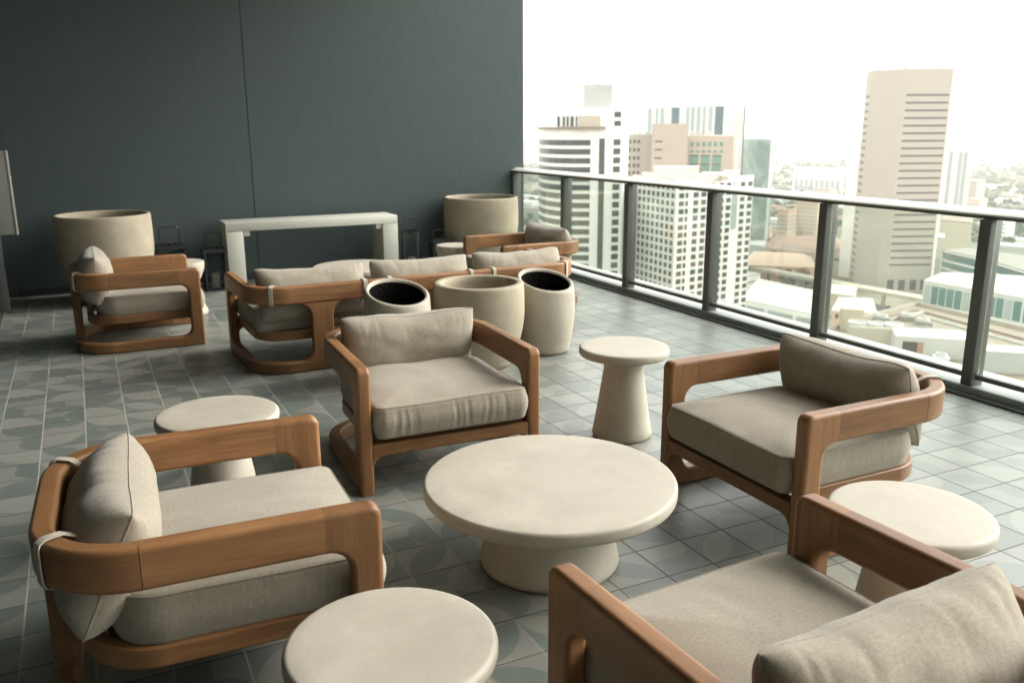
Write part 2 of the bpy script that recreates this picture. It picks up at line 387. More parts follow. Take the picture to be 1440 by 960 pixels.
# ------------------------------------------------------------------ teak seat
def upath(W, D, Rc, t, y0, y1=None, part='all', n=14):
    h = W/2-t/2; r = Rc-t/2; yb = D-t/2
    right = [(h, y0), (h, D-Rc)]; a = [(h-r+r*cos(radians(k*90/n)), D-Rc+r*sin(radians(k*90/n))) for k in range(n+1)]
    left = [(-x, y) for x, y in a[::-1]]
    if part == 'back': return a+left
    return right[:1]+a+left+[(-h, y0)]
def make_seat(name, label, cat, W, D, posts, pillows, cushions, group, seed=0, lab=None):
    t, Rc, H, RH, BH, J = .06, .25, .56, .115, .075, .15
    root = thing(name, label, cat, group=group)
    sec = rrect(t/2, H-RH, H, .015, 4); h = W/2-t/2
    for s in (1, -1):
        o = obj('armrest', sweep([(s*h, J+.0003), (s*h, .36), (s*h, D-Rc-.0003)], sec), 'teak', root, 40, True)
        lp = [(0, .0), (0, .50)]+arc(.032, H-.032, .032, 180, 90, 5)[0:]+[(J, H), (J, H-RH)]+arc(.087+.06, H-RH-.06, .06, 90, 180, 7)+[(.087, BH+.06)]+arc(.087+.06, BH+.06, .06, 180, 270, 7)+[(J, BH), (J, 0)]
        lp2 = []
        for p in lp:
            if not lp2 or math.hypot(p[0]-lp2[-1][0], p[1]-lp2[-1][1]) > 1e-4: lp2.append(p)
        obj('leg', panel(lp2, lambda p, o, s=s: (s*h+o, p[0], p[1]), t, .015, lambda p: p[0] > J-.001, lambda c: (c.z, c.y, c.x)), 'teak', root, 40, True)
    obj('back_rail', sweep(upath(W, D, Rc, t, 0, part='back'), sec), 'teak', root, 40, True)
    obj('base_rail', sweep(upath(W, D, Rc, t, J+.001), rrect(t/2, 0, BH, .012)), 'teak', root, 40, True)
    hw = W/2-t                                  # inner half width
    f = .055; zt, zb = .222, .168
    fp = [(-hw, zb-f), (-hw, zt), (hw, zt), (hw, zb-f)]+arc(hw-f, zb-f, f, 0, 90, 6)[1:]+arc(-hw+f, zb-f, f, 90, 180, 6)[:-1]
    obj('front_rail', panel(fp, lambda p, o: (p[0], .030+o, p[1]), .052, .008, lambda p: abs(abs(p[0])-hw) < .001, lambda c: (c.x, c.z, c.y)), 'teak', root, 40, True)
    for px, pw in posts:
        fr = .085; a, b = px-pw/2, px+pw/2; z0, z1 = BH, H-RH
        pp = [(b+fr, z0)]+arc(b+fr, z0+fr, fr, 270, 180, 7)[1:]+arc(b+fr, z1-fr, fr, 180, 90, 7)+arc(a-fr, z1-fr, fr, 90, 0, 7)+arc(a-fr, z0+fr, fr, 0, -90, 7)
        obj('rear_post', panel(pp, lambda p, o: (p[0], D-t/2+o, p[1]), t-.002, .010, lambda p: p[1] > z1-.001 or p[1] < z0+.001, lambda c: (c.z, c.x, c.y)), 'teak', root, 40, True)
    sf = obj('seat_frame', sweep(upath(W-2*t-.004, D-t-.03, .2, .045, .062), rrect(.0225, .195, .255, .008)), 'teak', root, 40, True)
    bm = bmesh.new(); L = None
    for k in range(7):
        y = .10+k*.09; half = hw-.05 if y < .5 else hw-.10
        box(bm, -half, y, .222, half, y+.05, .240)
    setgrain(bm, lambda c: (c.x, c.y, c.z)); obj('seat_slats', bm, 'teak', root)
    for k, (x0, x1) in enumerate(cushions):
        bm, edge = cushion_bm((x1-x0)/2-.004, -.025, .675, .045, .13 if len(cushions) == 1 else .05, .243, .392, .034, seed+k)
        c = obj('seat_cushion', bm, 'linen', root, 180); c.location.x = (x0+x1)/2
        obj('piping', tube(bmesh.new(), [e+Vector((0, 0, .0015)) for e in edge], .0022, 5), 'linen', c, 180)
    for k, (px, pw) in enumerate(pillows):
        p = make_pillow(pw, seed+20+k, root)
        p.location = (px, .640, .478); p.rotation_euler = (radians(14), 0, 0)
        for s in (-1, 1):
            make_strap(px+s*pw*.41, W, D, Rc, t, H, RH, p, s*pw*.41)
    return root
def make_pillow(pw, seed, root):
    bm, rim = pillow_bm(pw, .355, .24, seed)
    p = obj('back_pillow', bm, 'linen', root, 180)
    obj('piping', tube(bmesh.new(), rim, .0026, 5), 'linen', p, 180)
    return p
def make_strap(x, W, D, Rc, t, H, RH, pil, lx):
    hx = W/2-Rc; bx = abs(x)-hx; sg = 1 if x > 0 else -1
    if bx > 0:
        a = math.asin(min(.95, bx/(Rc-t/2))); c = Vector((sg*hx, D-Rc)); nrm = Vector((sg*sin(a), cos(a))); base = c
    else: nrm = Vector((0, 1)); base = Vector((x, D-Rc))
    tan = Vector((nrm.y, -nrm.x)); ri, ro = Rc-t-.004, Rc+.0035
    loop = [(ri-.055, H-.075), (ri-.02, H-.012), (ri+.008, H+.003), (ri+.03, H+.0045), (ro-.016, H+.0045), (ro-.003, H-.003), (ro+.001, H-.016), (ro+.002, H-.06), (ro+.001, H-RH+.014), (ro-.004, H-RH+.001), (ro-.018, H-RH-.005), (ri+.02, H-RH-.006), (ri-.03, H-RH-.02)]
    bm = bmesh.new(); rings = []
    for i, (d, z) in enumerate(loop):
        p = base+nrm*d; w = .0125
        a_ = loop[max(0, i-1)]; b_ = loop[min(len(loop)-1, i+1)]; tt = Vector((b_[0]-a_[0], b_[1]-a_[1])).normalized(); nn = (tt.y*-1, tt.x)
        rings.append([bm.verts.new((p.x+tan.x*s*w+nrm.x*nn[0]*o, p.y+tan.y*s*w+nrm.y*nn[0]*o, z+nn[1]*o)) for s, o in ((-1, .0), (1, .0), (1, .004), (-1, .004))])
    for a_, b_ in zip(rings, rings[1:]):
        for k in range(4): bm.faces.new((a_[k], a_[(k+1) % 4], b_[(k+1) % 4], b_[k]))
    bm.faces.new(rings[0]); bm.faces.new(rings[-1][::-1])
    mw = (Matrix.Translation(pil.location) @ pil.rotation_euler.to_matrix().to_4x4()).inverted(); bm.transform(mw)
    obj('strap', bm, 'linen_strap', pil, 40)
GA = 'teak armchairs with strapped pillows'
W0 = .84
def chair_labels(): pass
chairs = [
 ('teak armchair behind the big round table, with its front facing the camera', 1.349, 3.319, -.039, 1),
 ('teak armchair on the bright tiles nearest the railing, its pillow toward the glass', 2.133, 2.472, -1.576, 2),
 ('teak armchair turned sideways at the front left, two straps visible over its back', .636, 2.459, 1.533, 3),
 ('teak armchair nearest the lens at lower right, seen from behind its pillow', 1.276, 1.589, -3.096, 4),
 ('small far armchair in side view before the wide planter at the dark left wall end', .70, 6.87, 1.571, 5),
 ('far armchair in the corner between green wall and railing, partly behind the sofa', 3.09, 6.87, -1.565, 6)]
POSE = {2: (.625, .475, 17), 3: (.668, .452, 25), 4: (.615, .466, 15), 5: (.67, .50, 2), 6: (.66, .495, 5)}
proto = make_seat('armchair', chairs[0][0], 'armchair', W0, .84, [(0, .13)], [(0, .675)], [(-.356, .356)], GA, 1)
proto.location = (chairs[0][1], chairs[0][2], 0); proto.rotation_euler.z = chairs[0][3]
for lab, x, y, rz, sd in chairs[1:]:
    o = copy_tree(proto); o.location = (x, y, 0); o.rotation_euler.z = rz; o['label'] = lab
    for ch in list(o.children):
        if ch.name.startswith('back_pillow'):
            bm, rim = pillow_bm(.675, .355, .24, sd*17); me = bpy.data.meshes.new('back_pillow'); bmesh.ops.recalc_face_normals(bm, faces=bm.faces); bm.to_mesh(me); bm.free(); me.materials.append(M['linen'])
            for p in me.polygons: p.use_smooth = True
            ch.data = me; PY, PZ, PT = POSE[sd]; old = Matrix.Translation(ch.location) @ ch.rotation_euler.to_matrix().to_4x4()
            ch.location = (0, PY, PZ); ch.rotation_euler.x = radians(PT); new = Matrix.Translation(ch.location) @ ch.rotation_euler.to_matrix().to_4x4()
            for pp in ch.children:
                if pp.name.startswith('strap'): pp.matrix_basis = new.inverted() @ old
            for pp in ch.children:
                if pp.name.startswith('piping'):
                    bm = tube(bmesh.new(), rim, .0026, 5); me = bpy.data.meshes.new('piping'); bm.to_mesh(me); bm.free(); me.materials.append(M['linen']); pp.data = me
        if ch.name.startswith('seat_cushion'):
            bm, edge = cushion_bm(.352, -.025, .675, .045, .13, .243, .392, .034, sd*5); me = bpy.data.meshes.new('seat_cushion'); bmesh.ops.recalc_face_normals(bm, faces=bm.faces); bm.to_mesh(me); bm.free(); me.materials.append(M['linen'])
            for p in me.polygons: p.use_smooth = True
            ch.data = me
            for pp in ch.children:
                bm = tube(bmesh.new(), [e+Vector((0, 0, .0015)) for e in edge], .0022, 5); me = bpy.data.meshes.new('piping'); bm.to_mesh(me); bm.free(); me.materials.append(M['linen']); pp.data = me
SW = 2.42
sofa = make_seat('sofa', 'long teak sofa seen from behind, three pillows strapped along its back rail', 'sofa', SW, .84, [(-.76, .14), (0, .14), (.76, .14)], [(-.765, .72), (0, .72), (.765, .72)], [(-1.146, -.384), (-.381, .381), (.384, 1.146)], None, 60)
sofa.location = (2.04, 6.245, 0); sofa.rotation_euler.z = pi+.03
# ------------------------------------------------------------------ tables
def top_prof(r, zt, th): return [(r*.25, zt-th-.012), (r*.62, zt-th-.004), (r-.020, zt-th)]+[(r-.016+.016*cos(radians(a)), zt-th+.016+.016*sin(radians(a))) for a in (-60, -30, 0)]+[(r-.014+.014*cos(radians(a)), zt-.014+.014*sin(radians(a))) for a in (0, 22, 45, 68, 90)]+[(r*.8, zt+.0006), (r*.4, zt+.0006), (0, zt+.0006)]
def ptable(name, label, cat, x, y, zt, r, th, rn, rb, group):
    o = thing(name, label, cat, (x, y, 0), random.uniform(0, 6), group)
    obj('tabletop', lathe(bmesh.new(), top_prof(r, zt, th), 96), 'cast_stone', o, 50)
    z1 = zt-th-.010
    pr = [(0, .0), (rb-.014, .0), (rb-.004, .006), (rb, .020)]
    for k in range(1, 13):
        f = k/12; pr.append((rb+(rn-rb)*(f**.93), .02+(z1-.06-.02)*f))
    pr += [(rn+.002, z1-.035), (rn+.012, z1-.012), (rn+.02, z1-.002)]
    obj('pedestal', lathe(bmesh.new(), pr, 80), 'cast_stone', o, 50)
    return o
ptable('coffee_table', 'wide round low cast stone table in the middle of the four armchairs', 'coffee table', 1.377, 2.50, .32, .447, .052, .215, .25, None)
GT = 'round cast stone side tables'
for lab, x, y, r in (('round pedestal side table standing free on bright tiles, whole tapered stem visible', 2.335, 3.485, .223),
                     ('round side table beyond the front left armchair, its stem half hidden by the armrest', .379, 3.33, .229),
                     ('round side table at the bottom edge, only its large pale top showing', .4875, 1.578, .2275),
                     ('round side table at the right edge with top overlapped by an armrest', 2.005, 1.528, .223)):
    ptable('side_table', lab, 'side table', x, y, .465, r, .045, .098, .15, GT)
ptable('low_round_table', 'low round table almost hidden behind the sofa pillows, before the white console', 'low table', 2.25, 7.88, .265, .40, .05, .2, .24, None)
def stool(lab, x, y):
    o = thing('hourglass_stool', lab, 'stool', (x, y, 0), 0, 'hourglass stools beside the far armchairs')
    pr = smooth_prof([(0, 0), (.165, 0), (.172, .02), (.135, .12), (.095, .195), (.108, .222), (.095, .25), (.135, .31), (.165, .38), (.17, .425), (.17, .45), (0, .452)], .018, 4)
    obj('body', lathe(bmesh.new(), pr, 56), 'cast_stone', o, 50)
stool('pale hourglass stool half hidden behind the left far armchair', .70, 7.62)
stool('pale stool between the wide right planter and the sofa, only its top visible', 3.10, 7.52)
# ------------------------------------------------------------------ planters
def planter(name, lab, cat, x, y, H, rt, rm, rb, mat, group, slx=0, sly=0, wall=.035):
    o = thing(name, lab, cat, (x, y, 0), 0, group)
    def sl(bm):
        for v in bm.verts:
            f = max(0, min(1, (v.co.z-H*.35)/(H*.65)))
            v.co.z += f*(slx*v.co.x+sly*v.co.y)
        return bm
    out = [(rb*.5, .001), (rb-.02, .001), (rb, .016)]
    for k in range(1, 22):
        f = k/21; out.append((rb+(rm-rb)*sin(min(1, f/.68)*pi/2) if f < .68 else rm+(rt-rm)*((f-.68)/.32)**2, .016+(H-.03)*f))
    out += [(rt-.003, H-.006), (rt-.011, H), (rt-wall+.010, H), (rt-wall, H-.010)]
    for k in range(1, 12):
        z = H-.01-(H*.64)*k/11; f = z/H; out.append(((rb+(rm-rb)*sin(min(1, f/.68)*pi/2) if f < .68 else rm+(rt-rm)*((f-.68)/.32)**2)-wall, z))
    obj('pot', sl(lathe(bmesh.new(), out, 96)), mat, o, 50)
    if 'tub' in name:
        rl_ = rt-wall-.0015
        obj('liner', sl(lathe(bmesh.new(), [(rl_-.004, H-.014), (rl_, H-.018), (rl_, H*.55), (0, H*.54), (0, H*.545), (rl_-.005, H*.555), (rl_-.005, H-.022), (rl_-.004, H-.014)], 72)), 'soil', o, 50)
    zs = H*.60 if 'tub' in name else (H*.42 if H < .6 else H*.80)
    bm = bmesh.new(); N = 40
    rs = (rm-wall+.002 if H > .6 else rb+.5*(rm-rb))-(.022 if 'tub' in name else 0)
    c = bm.verts.new((0, 0, zs+.01)); pr = None
    for k in range(1, 7):
        ring = [bm.verts.new((rs*k/6*cos(2*pi*i/N), rs*k/6*sin(2*pi*i/N), zs+.012*noise.noise(Vector((k*1.7, i*.9, x))))) for i in range(N)]
        for i in range(N):
            j = (i+1) % N
            bm.faces.new((c, ring[i], ring[j])) if pr is None else bm.faces.new((pr[i], ring[i], ring[j], pr[j]))
        pr = ring
    obj('soil', sl(bm), 'soil', o, 180)
GP = 'wide stone planters against the green wall'
planter('planter', 'wide barrel planter at left, standing by the dark end of the wall', 'planter', .155, 8.60, .785, .400, .405, .27, 'planter_stone', GP)
planter('planter', 'wide barrel planter in the corner where the wall meets the railing', 'planter', 3.93, 8.74, .785, .405, .410, .28, 'planter_stone', GP)
planter('planter', 'mid sized round planter between two slant-topped tubs behind the sofa', 'planter', 2.25, 5.055, .55, .293, .297, .215, 'planter_stone', None, wall=.052)
GU = 'slant-cut planter tubs'
planter('planter_tub', 'slant-rimmed pale tub left of the middle planter, above an armchair pillow', 'planter', 1.66, 4.95, .555, .197, .204, .165, 'tub_stone', GU, -.03, .29, .028)
planter('planter_tub', 'tall slant-rimmed tub right of the middle planter, standing on bright tiles', 'planter', 2.80, 5.165, .505, .196, .206, .168, 'tub_stone', GU, -.03, .29, .028)
# ------------------------------------------------------------------ console, lanterns
cs = thing('console_table', 'white waterfall console table standing against the green wall', 'console table', (2.065, 8.62, 0))
obj('top', B(-.86, 0, .56, .86, .40, .64, bev=.004), 'white_paint', cs, 30)
for s in (-1, 1):
    x0, x1 = (-.86, -.70) if s < 0 else (.70, .86)
    obj('leg', B(x0, .002, 0, x1, .398, .5585, bev=.004), 'white_paint', cs, 30)
obj('bracket', B(-.69, .02, .51, -.635, .06, .557), 'white_paint', cs); obj('bracket', B(.635, .02, .51, .69, .06, .557), 'white_paint', cs)
def lantern(lab, x, y, w, h, hh, cyl=False, candle=True):
    o = thing('lantern', lab, 'lantern', (x, y, 0), .0, 'black lanterns along the wall')
    bm = bmesh.new()
    if cyl:
        lathe(bm, [(0, 0), (w/2, 0), (w/2, .03), (0, .03)], 40)
        lathe(bm, [(w/2-.02, h-.02), (w/2+.004, h-.02), (w/2+.004, h), (w/2-.02, h)], 40); obj('frame', bm, 'black_metal', o, 30)
        obj('glass', lathe(bmesh.new(), [(w/2-.012, .031), (w/2-.002, .031), (w/2-.002, h-.021), (w/2-.012, h-.021)], 40), 'lantern_glass', o, 30)
    else:
        b = .011
        box(bm, -w/2, -w/2, 0, w/2, w/2, .022)
        for sx in (-1, 1):
            for sy in (-1, 1): box(bm, sx*(w/2-b)-b, sy*(w/2-b)-b, .022, sx*(w/2-b)+b, sy*(w/2-b)+b, h-.03)
        box(bm, -w/2-.006, -w/2-.006, h-.03, w/2+.006, w/2+.006, h)
        for k in (-1, 0, 1): box(bm, k*w*.22-.015, -w*.3, h, k*w*.22+.015, w*.3, h+.012)
        obj('frame', bm, 'black_metal', o)
        bm = bmesh.new()
        for s in (-1, 1):
            box(bm, -w/2+.023, s*(w/2-.010)-.002, .023, w/2-.023, s*(w/2-.010)+.002, h-.032); box(bm, s*(w/2-.010)-.002, -w/2+.023, .023, s*(w/2-.010)+.002, w/2-.023, h-.032)
        obj('glass', bm, 'lantern_glass', o)
    bm = bmesh.new(); q = w*.36
    tube(bm, [(-q, 0, h-.005), (-q, 0, h+hh-.02), (-q+.02, 0, h+hh), (q-.02, 0, h+hh), (q, 0, h+hh-.02), (q, 0, h-.005)], .006, 6, False); obj('handle', bm, 'black_metal', o, 40)
    if candle: obj('candle', lathe(bmesh.new(), [(0, .0235 if not cyl else .031), (w*.2, .0235 if not cyl else .031), (w*.2, .16), (w*.17, .165), (0, .162)], 28), 'candle', o, 40)
lantern('black framed lantern just right of the wide left planter, without a visible candle', .72, 8.88, .25, .44, .17, candle=False)
lantern('black framed lantern with a pale candle between left stool and console', 1.09, 8.72, .21, .40, .15)
lantern('tall round glass lantern with a handle just right of the white console', 3.13, 8.80, .20, .45, .14, cyl=True)
lantern('short dark lantern between the round glass one and the right planter', 3.375, 8.62, .17, .36, .10, candle=False)
# ------------------------------------------------------------------ terrace shell
def struct(name, bm, m, smooth=None): return tag(obj(name, bm, m, None, smooth), None, None, None, 'structure')
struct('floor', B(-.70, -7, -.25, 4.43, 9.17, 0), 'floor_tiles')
w = obj('green_wall', B(-6, 9.17, -.6, 1.580, 9.5, 5.2), 'green_wall'); 
w2 = obj('wall_panel', B(1.588, 9.170, -.6, 4.675, 9.5, 5.2), 'green_wall', w)
obj('joint', B(1.5795, 9.178, -.6, 1.5885, 9.45, 5.2), 'dark_slot', w)
obj('skirting', B(-.62, 9.158, .0, 4.43, 9.169, .07), 'dark_frame', w)
tag(w, 'dark green brushed wall closing the terrace, one vertical joint', 'wall', None, 'thing')
struct('curb', B(4.4315, -7, -.3, 4.505, 9.6, .012), 'dark_slot')
struct('curb_ledge', B(4.506, -7, -.4, 4.625, 9.6, .045, bev=.006), 'curb_stone'); struct('outer_ledge', B(4.626, -7, -.4, 4.93, 9.6, .035, bev=.006), 'outer_stone')
CZ = 3.7; struct('ceiling', B(-6, -7, CZ+.001, 3.6, 9.169, CZ+.4), 'ceiling_paint'); struct('rear_light_blocker', B(-1.2, -3.3, .001, 2.2, -3.0, CZ), 'ceiling_paint')  # unseen: rear wall added, ceiling height and edge shaped, to darken the left side
struct('slab_edge', B(-6, -7, -1.2, 4.88, 9.6, -.41), 'curb_stone')
lw = obj('side_wall', B(-1.2, -7, 0.001, -.78, 9.168, CZ), 'dark_frame'); tag(lw, 'dark side wall outside the frame at far left', 'wall', None, 'thing')
df = thing('door_frame', 'dark metal door frame upright at the left edge below the grey cabinet', 'door frame', (-.70, 8.42, 0))
obj('upright', B(-.05, -.05, .001, .055, .05, 3.698, bev=.004), 'rail_metal', df, 30); obj('track', B(-.05, -1.2, .001, .02, -.051, .02), 'rail_metal', df); obj('header', B(-.05, -1.2, 2.55, .04, -.051, 2.65), 'rail_metal', df)
cb = thing('wall_cabinet', 'grey metal cabinet fixed high at the left edge above the dark door frame', 'cabinet', (-.50, 8.02, .70))
obj('body', B(-.62, 0, 0, 0, .30, .655, bev=.006), 'grey_cabinet', cb, 30)
obj('edge_trim', B(.001, -.004, -.004, .018, .03, .659, bev=.003), 'cabinet_edge', cb, 30)
obj('hinge', B(.001, .06, .17, .016, .12, .21), 'rail_metal', cb); obj('hinge', B(.001, .06, .42, .016, .12, .46), 'rail_metal', cb)
obj('knob', lathe(bmesh.new(), [(0, 0), (.016, 0), (.016, .010), (0, .012)], 24).copy() if False else lathe(bmesh.new(), [(0, 0), (.022, 0), (.022, .010), (0, .012)], 24), 'white_paint', cb, 40)
for ch in cb.children:
    if ch.name.startswith('knob'): ch.rotation_euler.x = pi/2; ch.location = (-.105, -.001, .545)
obj('mounting_arm', B(-.64, .05, .2, -.622, .25, .5), 'rail_metal', cb)
# railing
RX = 4.56; rl = thing('balcony_railing', 'dark metal balcony railing with clear glass panels and pale top rail', 'railing', (RX, 0, 0))
bm = bmesh.new(); pr = [(-.045, 1.028), (.045, 1.028), (.048, 1.058), (.042, 1.065), (.028, 1.067), (-.040, 1.040), (-.046, 1.036)]
ra = [bm.verts.new((x, -7, z)) for x, z in pr]; rb_ = [bm.verts.new((x, 9.6, z)) for x, z in pr]
for k in range(7): bm.faces.new((ra[k], ra[(k+1) % 7], rb_[(k+1) % 7], rb_[k]))
bm.faces.new(ra); bm.faces.new(rb_[::-1]); obj('top_rail', bm, 'rail_cap', rl, 40)
obj('rail_channel', B(-.022, -7, 1.008, .022, 9.60, 1.027), 'rail_metal', rl)
ys = [9.14]+[7.96-1.197*k for k in range(0, 13)]
for y in ys: obj('post', B(-.05, y-.035, .0455, .05, y+.035, 1.0075, bev=.003), 'rail_metal', rl, 30)
obj('bottom_rail', B(-.020, -7, .085, .020, 9.60, .115), 'rail_metal', rl)
for a, b in zip(ys, ys[1:]): obj('glass_panel', B(-.006, b+.037, .117, .006, a-.037, 1.007), 'rail_glass', rl)
# ------------------------------------------------------------------ city
g = bmesh.new(); N = 64
gv = [g.verts.new((30000*cos(2*pi*i/N), 30000*sin(2*pi*i/N), G)) for i in range(N)]; g.faces.new(gv); struct('ground', g, 'city_ground')
def P2(lst): return [tuple(far(px, d)) for px, d in lst]
def building(name, label, cat='building', group=None):
    return thing(name, label, cat, (0, 0, 0), 0, group)
def lerp(a, b, t): return (a[0]+(b[0]-a[0])*t, a[1]+(b[1]-a[1])*t)
def facade_box(bm, a, b, t0, t1, z0, z1, out=.15, depth=.4):
    """a window or band on the wall line a-b (plan points), proud of it by `out`"""
    p, q = Vector(lerp(a, b, t0)), Vector(lerp(a, b, t1)); d = (q-p).normalized(); nn = Vector((d.y, -d.x))
    if nn.dot(-p) < 0: nn = -nn
    prism(bm, [p+nn*out, q+nn*out, q-nn*depth, p-nn*depth], z0, z1); return bm
def facade_run(poly, t0, t1, z0, z1, out):
    """a band following several plan points"""
    bm = bmesh.new(); o = []
    for i, p in enumerate(poly):
        a = Vector(poly[max(0, i-1)]); b = Vector(poly[min(len(poly)-1, i+1)]); d = (b-a).normalized(); nn = Vector((d.y, -d.x))
        if nn.dot(-Vector(p)) < 0: nn = -nn
        o.append((Vector(p)+nn*out, Vector(p)-nn*.5))
    prism(bm, [x for x, _ in o]+[y for _, y in o[::-1]], z0, z1); return bm
# 1 white tower with a bowed, banded corner
b = building('banded_tower', 'white tower with dark bands round a bowed corner, left of the others', 'tower')
d1 = 330
bow = P2([(757.5, 356), (758, 349), (760.5, 342), (765, 336), (772, 331), (781, 327), (792, 324), (803, 322.5), (815, 321.8), (831, 321.5)])
flat = P2([(831, 321.5), (877, 326)]); back = P2([(884, 352), (800, 372)])
z1 = height(817, 182, 322); ztop = height(817, 151, 322)
obj('wall', prism(bmesh.new(), bow+flat[1:]+back, G, z1), 'bld_white', b)
fl = 12.0*324/F*1.0
for k in range(30):
    zt = z1-3.75-k*fl*1.005
    obj('window_band', facade_run(bow[1:], 0, 1, zt-1.95, zt, .12), 'win_dark', b)
for k in range(30):
    zt = z1-3.6-k*fl*1.005
    obj('window', facade_box(bmesh.new(), flat[0], flat[1], .70, .91, zt-2.1, zt), 'win_dark', b)
obj('glass_strip', facade_box(bmesh.new(), flat[0], flat[1], .26, .43, G+4, z1-3.2), 'win_dark', b)
obj('roof_deck', prism(bmesh.new(), P2([(756, 356), (757, 348), (764, 333), (780, 324.5), (815, 319.5), (852, 320.5), (852, 330), (784, 345)]), z1+.02, z1+.9), 'roof_brown', b)
ph = obj('penthouse', prism(bmesh.new(), P2([(783, 329), (800, 327), (874, 328), (880, 352), (800, 360)]), z1+.9, ztop), 'bld_white', b)
pa, pb = P2([(783, 329), (800, 327)])[0], P2([(874, 328)])[0]; pm = P2([(800, 327)])[0]
for t0, t1 in ((.03, .25), (.5, .68), (.82, .99)): obj('window', facade_box(bmesh.new(), pa, pm, t0, t1, z1+1, z1+4.6), 'win_dark', ph)
for t0, t1 in ((.03, .09), (.13, .16)): obj('window', facade_box(bmesh.new(), pm, pb, t0, t1, z1+1, z1+4.6), 'win_dark', ph)
obj('panel', facade_box(bmesh.new(), pm, pb, .18, .60, z1+1, z1+4.8), 'bld_cream', ph)
for k in (0, 1): obj('window', facade_box(bmesh.new(), pm, pb, .86, .99, z1+1.0+k*3.2, z1+2.9+k*3.2), 'win_dark', ph)
rb = obj('roof_box', prism(bmesh.new(), P2([(820, 332), (860, 331), (865, 340), (866, 350), (824, 352)]), ztop, height(840, 119, 332)), 'bld_grey', b)
obj('roof_box_cap', prism(bmesh.new(), P2([(834, 336), (846, 336), (847, 344), (835, 345)]), height(840, 119, 332), height(840, 114.5, 332)), 'bld_pale', b)
# 2 white residential block with a grid of windows
b = building('grid_block', 'white block with a regular grid of dark square windows, below the railing line', 'apartment block')
zr = height(952, 256, 318)
A_, C_, D_ = P2([(893, 346), (955, 318), (1064, 350)])
obj('wall', prism(bmesh.new(), [A_, C_, D_]+P2([(1008, 384)]), G, zr), 'bld_white', b)
fh = 10.6*325/F
wins = []
for k in range(26):
    zt = zr-1.3-k*fh
    for c in range(9): wins.append((A_, C_, (c+.28)/9.2, (c+.82)/9.2, zt-1.75, zt))
    cols = [.035, .115, .215, .315, .42, .545, .64, .83, .93]
    for c in cols: wins.append((C_, D_, c, c+(.03 if c == .115 else .058), zt-1.75, zt))
wins.sort(key=lambda w: abs(w[5]-(zr-22)))
for w_ in wins[:96]: obj('window', facade_box(bmesh.new(), *w_), 'win_dark', b)
bm = bmesh.new()
for w_ in wins[96:]: facade_box(bm, *w_)
o = obj('window', bm, 'win_dark', b); o['kind'] = 'stuff'
obj('glass_strip', facade_box(bmesh.new(), C_, D_, .72, .79, zr-19, zr-1), 'glass_grey', b)
obj('parapet', facade_run([A_, C_, D_], 0, 1, zr-.2, zr+1.0, .3), 'roof_white', b)
cx = (Vector(A_)+Vector(D_))/2
for (px0, px1, d0, d1, ht, nm) in ((921, 985, 338, 352, 4.2, 'roof_house'), (905, 921, 338, 350, 1.8, 'roof_plant'), (990, 1022, 336, 350, 2.0, 'roof_plant'), (1022, 1044, 344, 356, 2.4, 'roof_plant')):
    obj(nm, prism(bmesh.new(), P2([(px0, d0), (px1, d0), (px1, d1), (px0, d1)]), zr, zr+ht), 'roof_white', b)
for px in (938, 976, 994, 1023): obj('roof_vent', prism(bmesh.new(), P2([(px-5, 330), (px+5, 330), (px+5, 336), (px-5, 336)]), zr, zr+1.6), 'bld_cream', b)
# 3 blue and white striped tower
b = building('striped_tower', 'tall white tower with blue-green vertical glass stripes, behind the tan block', 'tower')
A_, C_, D_ = P2([(910, 672), (1018, 622), (1047, 640)]); zt = height(1018, 147.5, 622)
obj('wall', prism(bmesh.new(), [A_, C_, D_]+P2([(1047, 690), (912, 720)]), G, zt), 'bld_pale', b)
for px0, px1, m in ((911, 916, 'glass_grey'), (923, 926, 'glass_grey'), (930, 935, 'glass_grey'), (946, 957, 'win_blue'), (967, 971, 'glass_grey'), (974, 978, 'glass_grey'), (982, 986, 'glass_grey'), (990, 993, 'glass_grey'), (998, 1002, 'glass_grey'), (1006, 1016.5, 'win_blue')):
    obj('glass_stripe', facade_box(bmesh.new(), A_, C_, (px0-910)/108, (px1-910)/108, G+30, zt-1.0, .1), m, b)
for t in (.22, .5, .76): obj('glass_stripe', facade_box(bmesh.new(), C_, D_, t, t+.14, G+30, zt-4, .1), 'bld_cream', b)
obj('corner_strip', facade_box(bmesh.new(), C_, D_, .93, .999, G+30, zt-.5, .12), 'win_blue', b)
obj('roof_house', prism(bmesh.new(), P2([(1023, 640), (1039, 640), (1039, 660), (1023, 660)]), zt, height(1030, 125, 640)), 'bld_pale', b)
# 4 tan office block with green glass
b = building('tan_block', 'pinkish tan office block with green windows, in front of the striped tower', 'office block')
def blk(px0, px1, d0, d1, ytop, nm, m): 
    poly = P2([(px0, d0), (px1, d0), (px1, d1), (px0, d1)]); z = height((px0+px1)/2, ytop, d0)
    return obj(nm, prism(bmesh.new(), poly, G, z), m, b), poly, z
_, pc, zc = blk(917, 968, 470, 520, 174, 'centre_wall', 'bld_pink')
_, pr_, zr_ = blk(968, 1033, 478, 520, 191, 'right_wing', 'bld_pink')
_, pl, zl = blk(884, 917, 482, 520, 189.5, 'left_wing', 'bld_tan')
mpp = 478/F
for r_, y0, y1 in ((0, 198, 204), (1, 208.5, 212)):
    for c in range(6):
        obj('window', facade_box(bmesh.new(), pr_[0], pr_[1], .06+c*.128, .06+c*.128+.075, CH-(y1-177.5)*mpp, CH-(y0-177.5)*mpp), 'win_green', b)
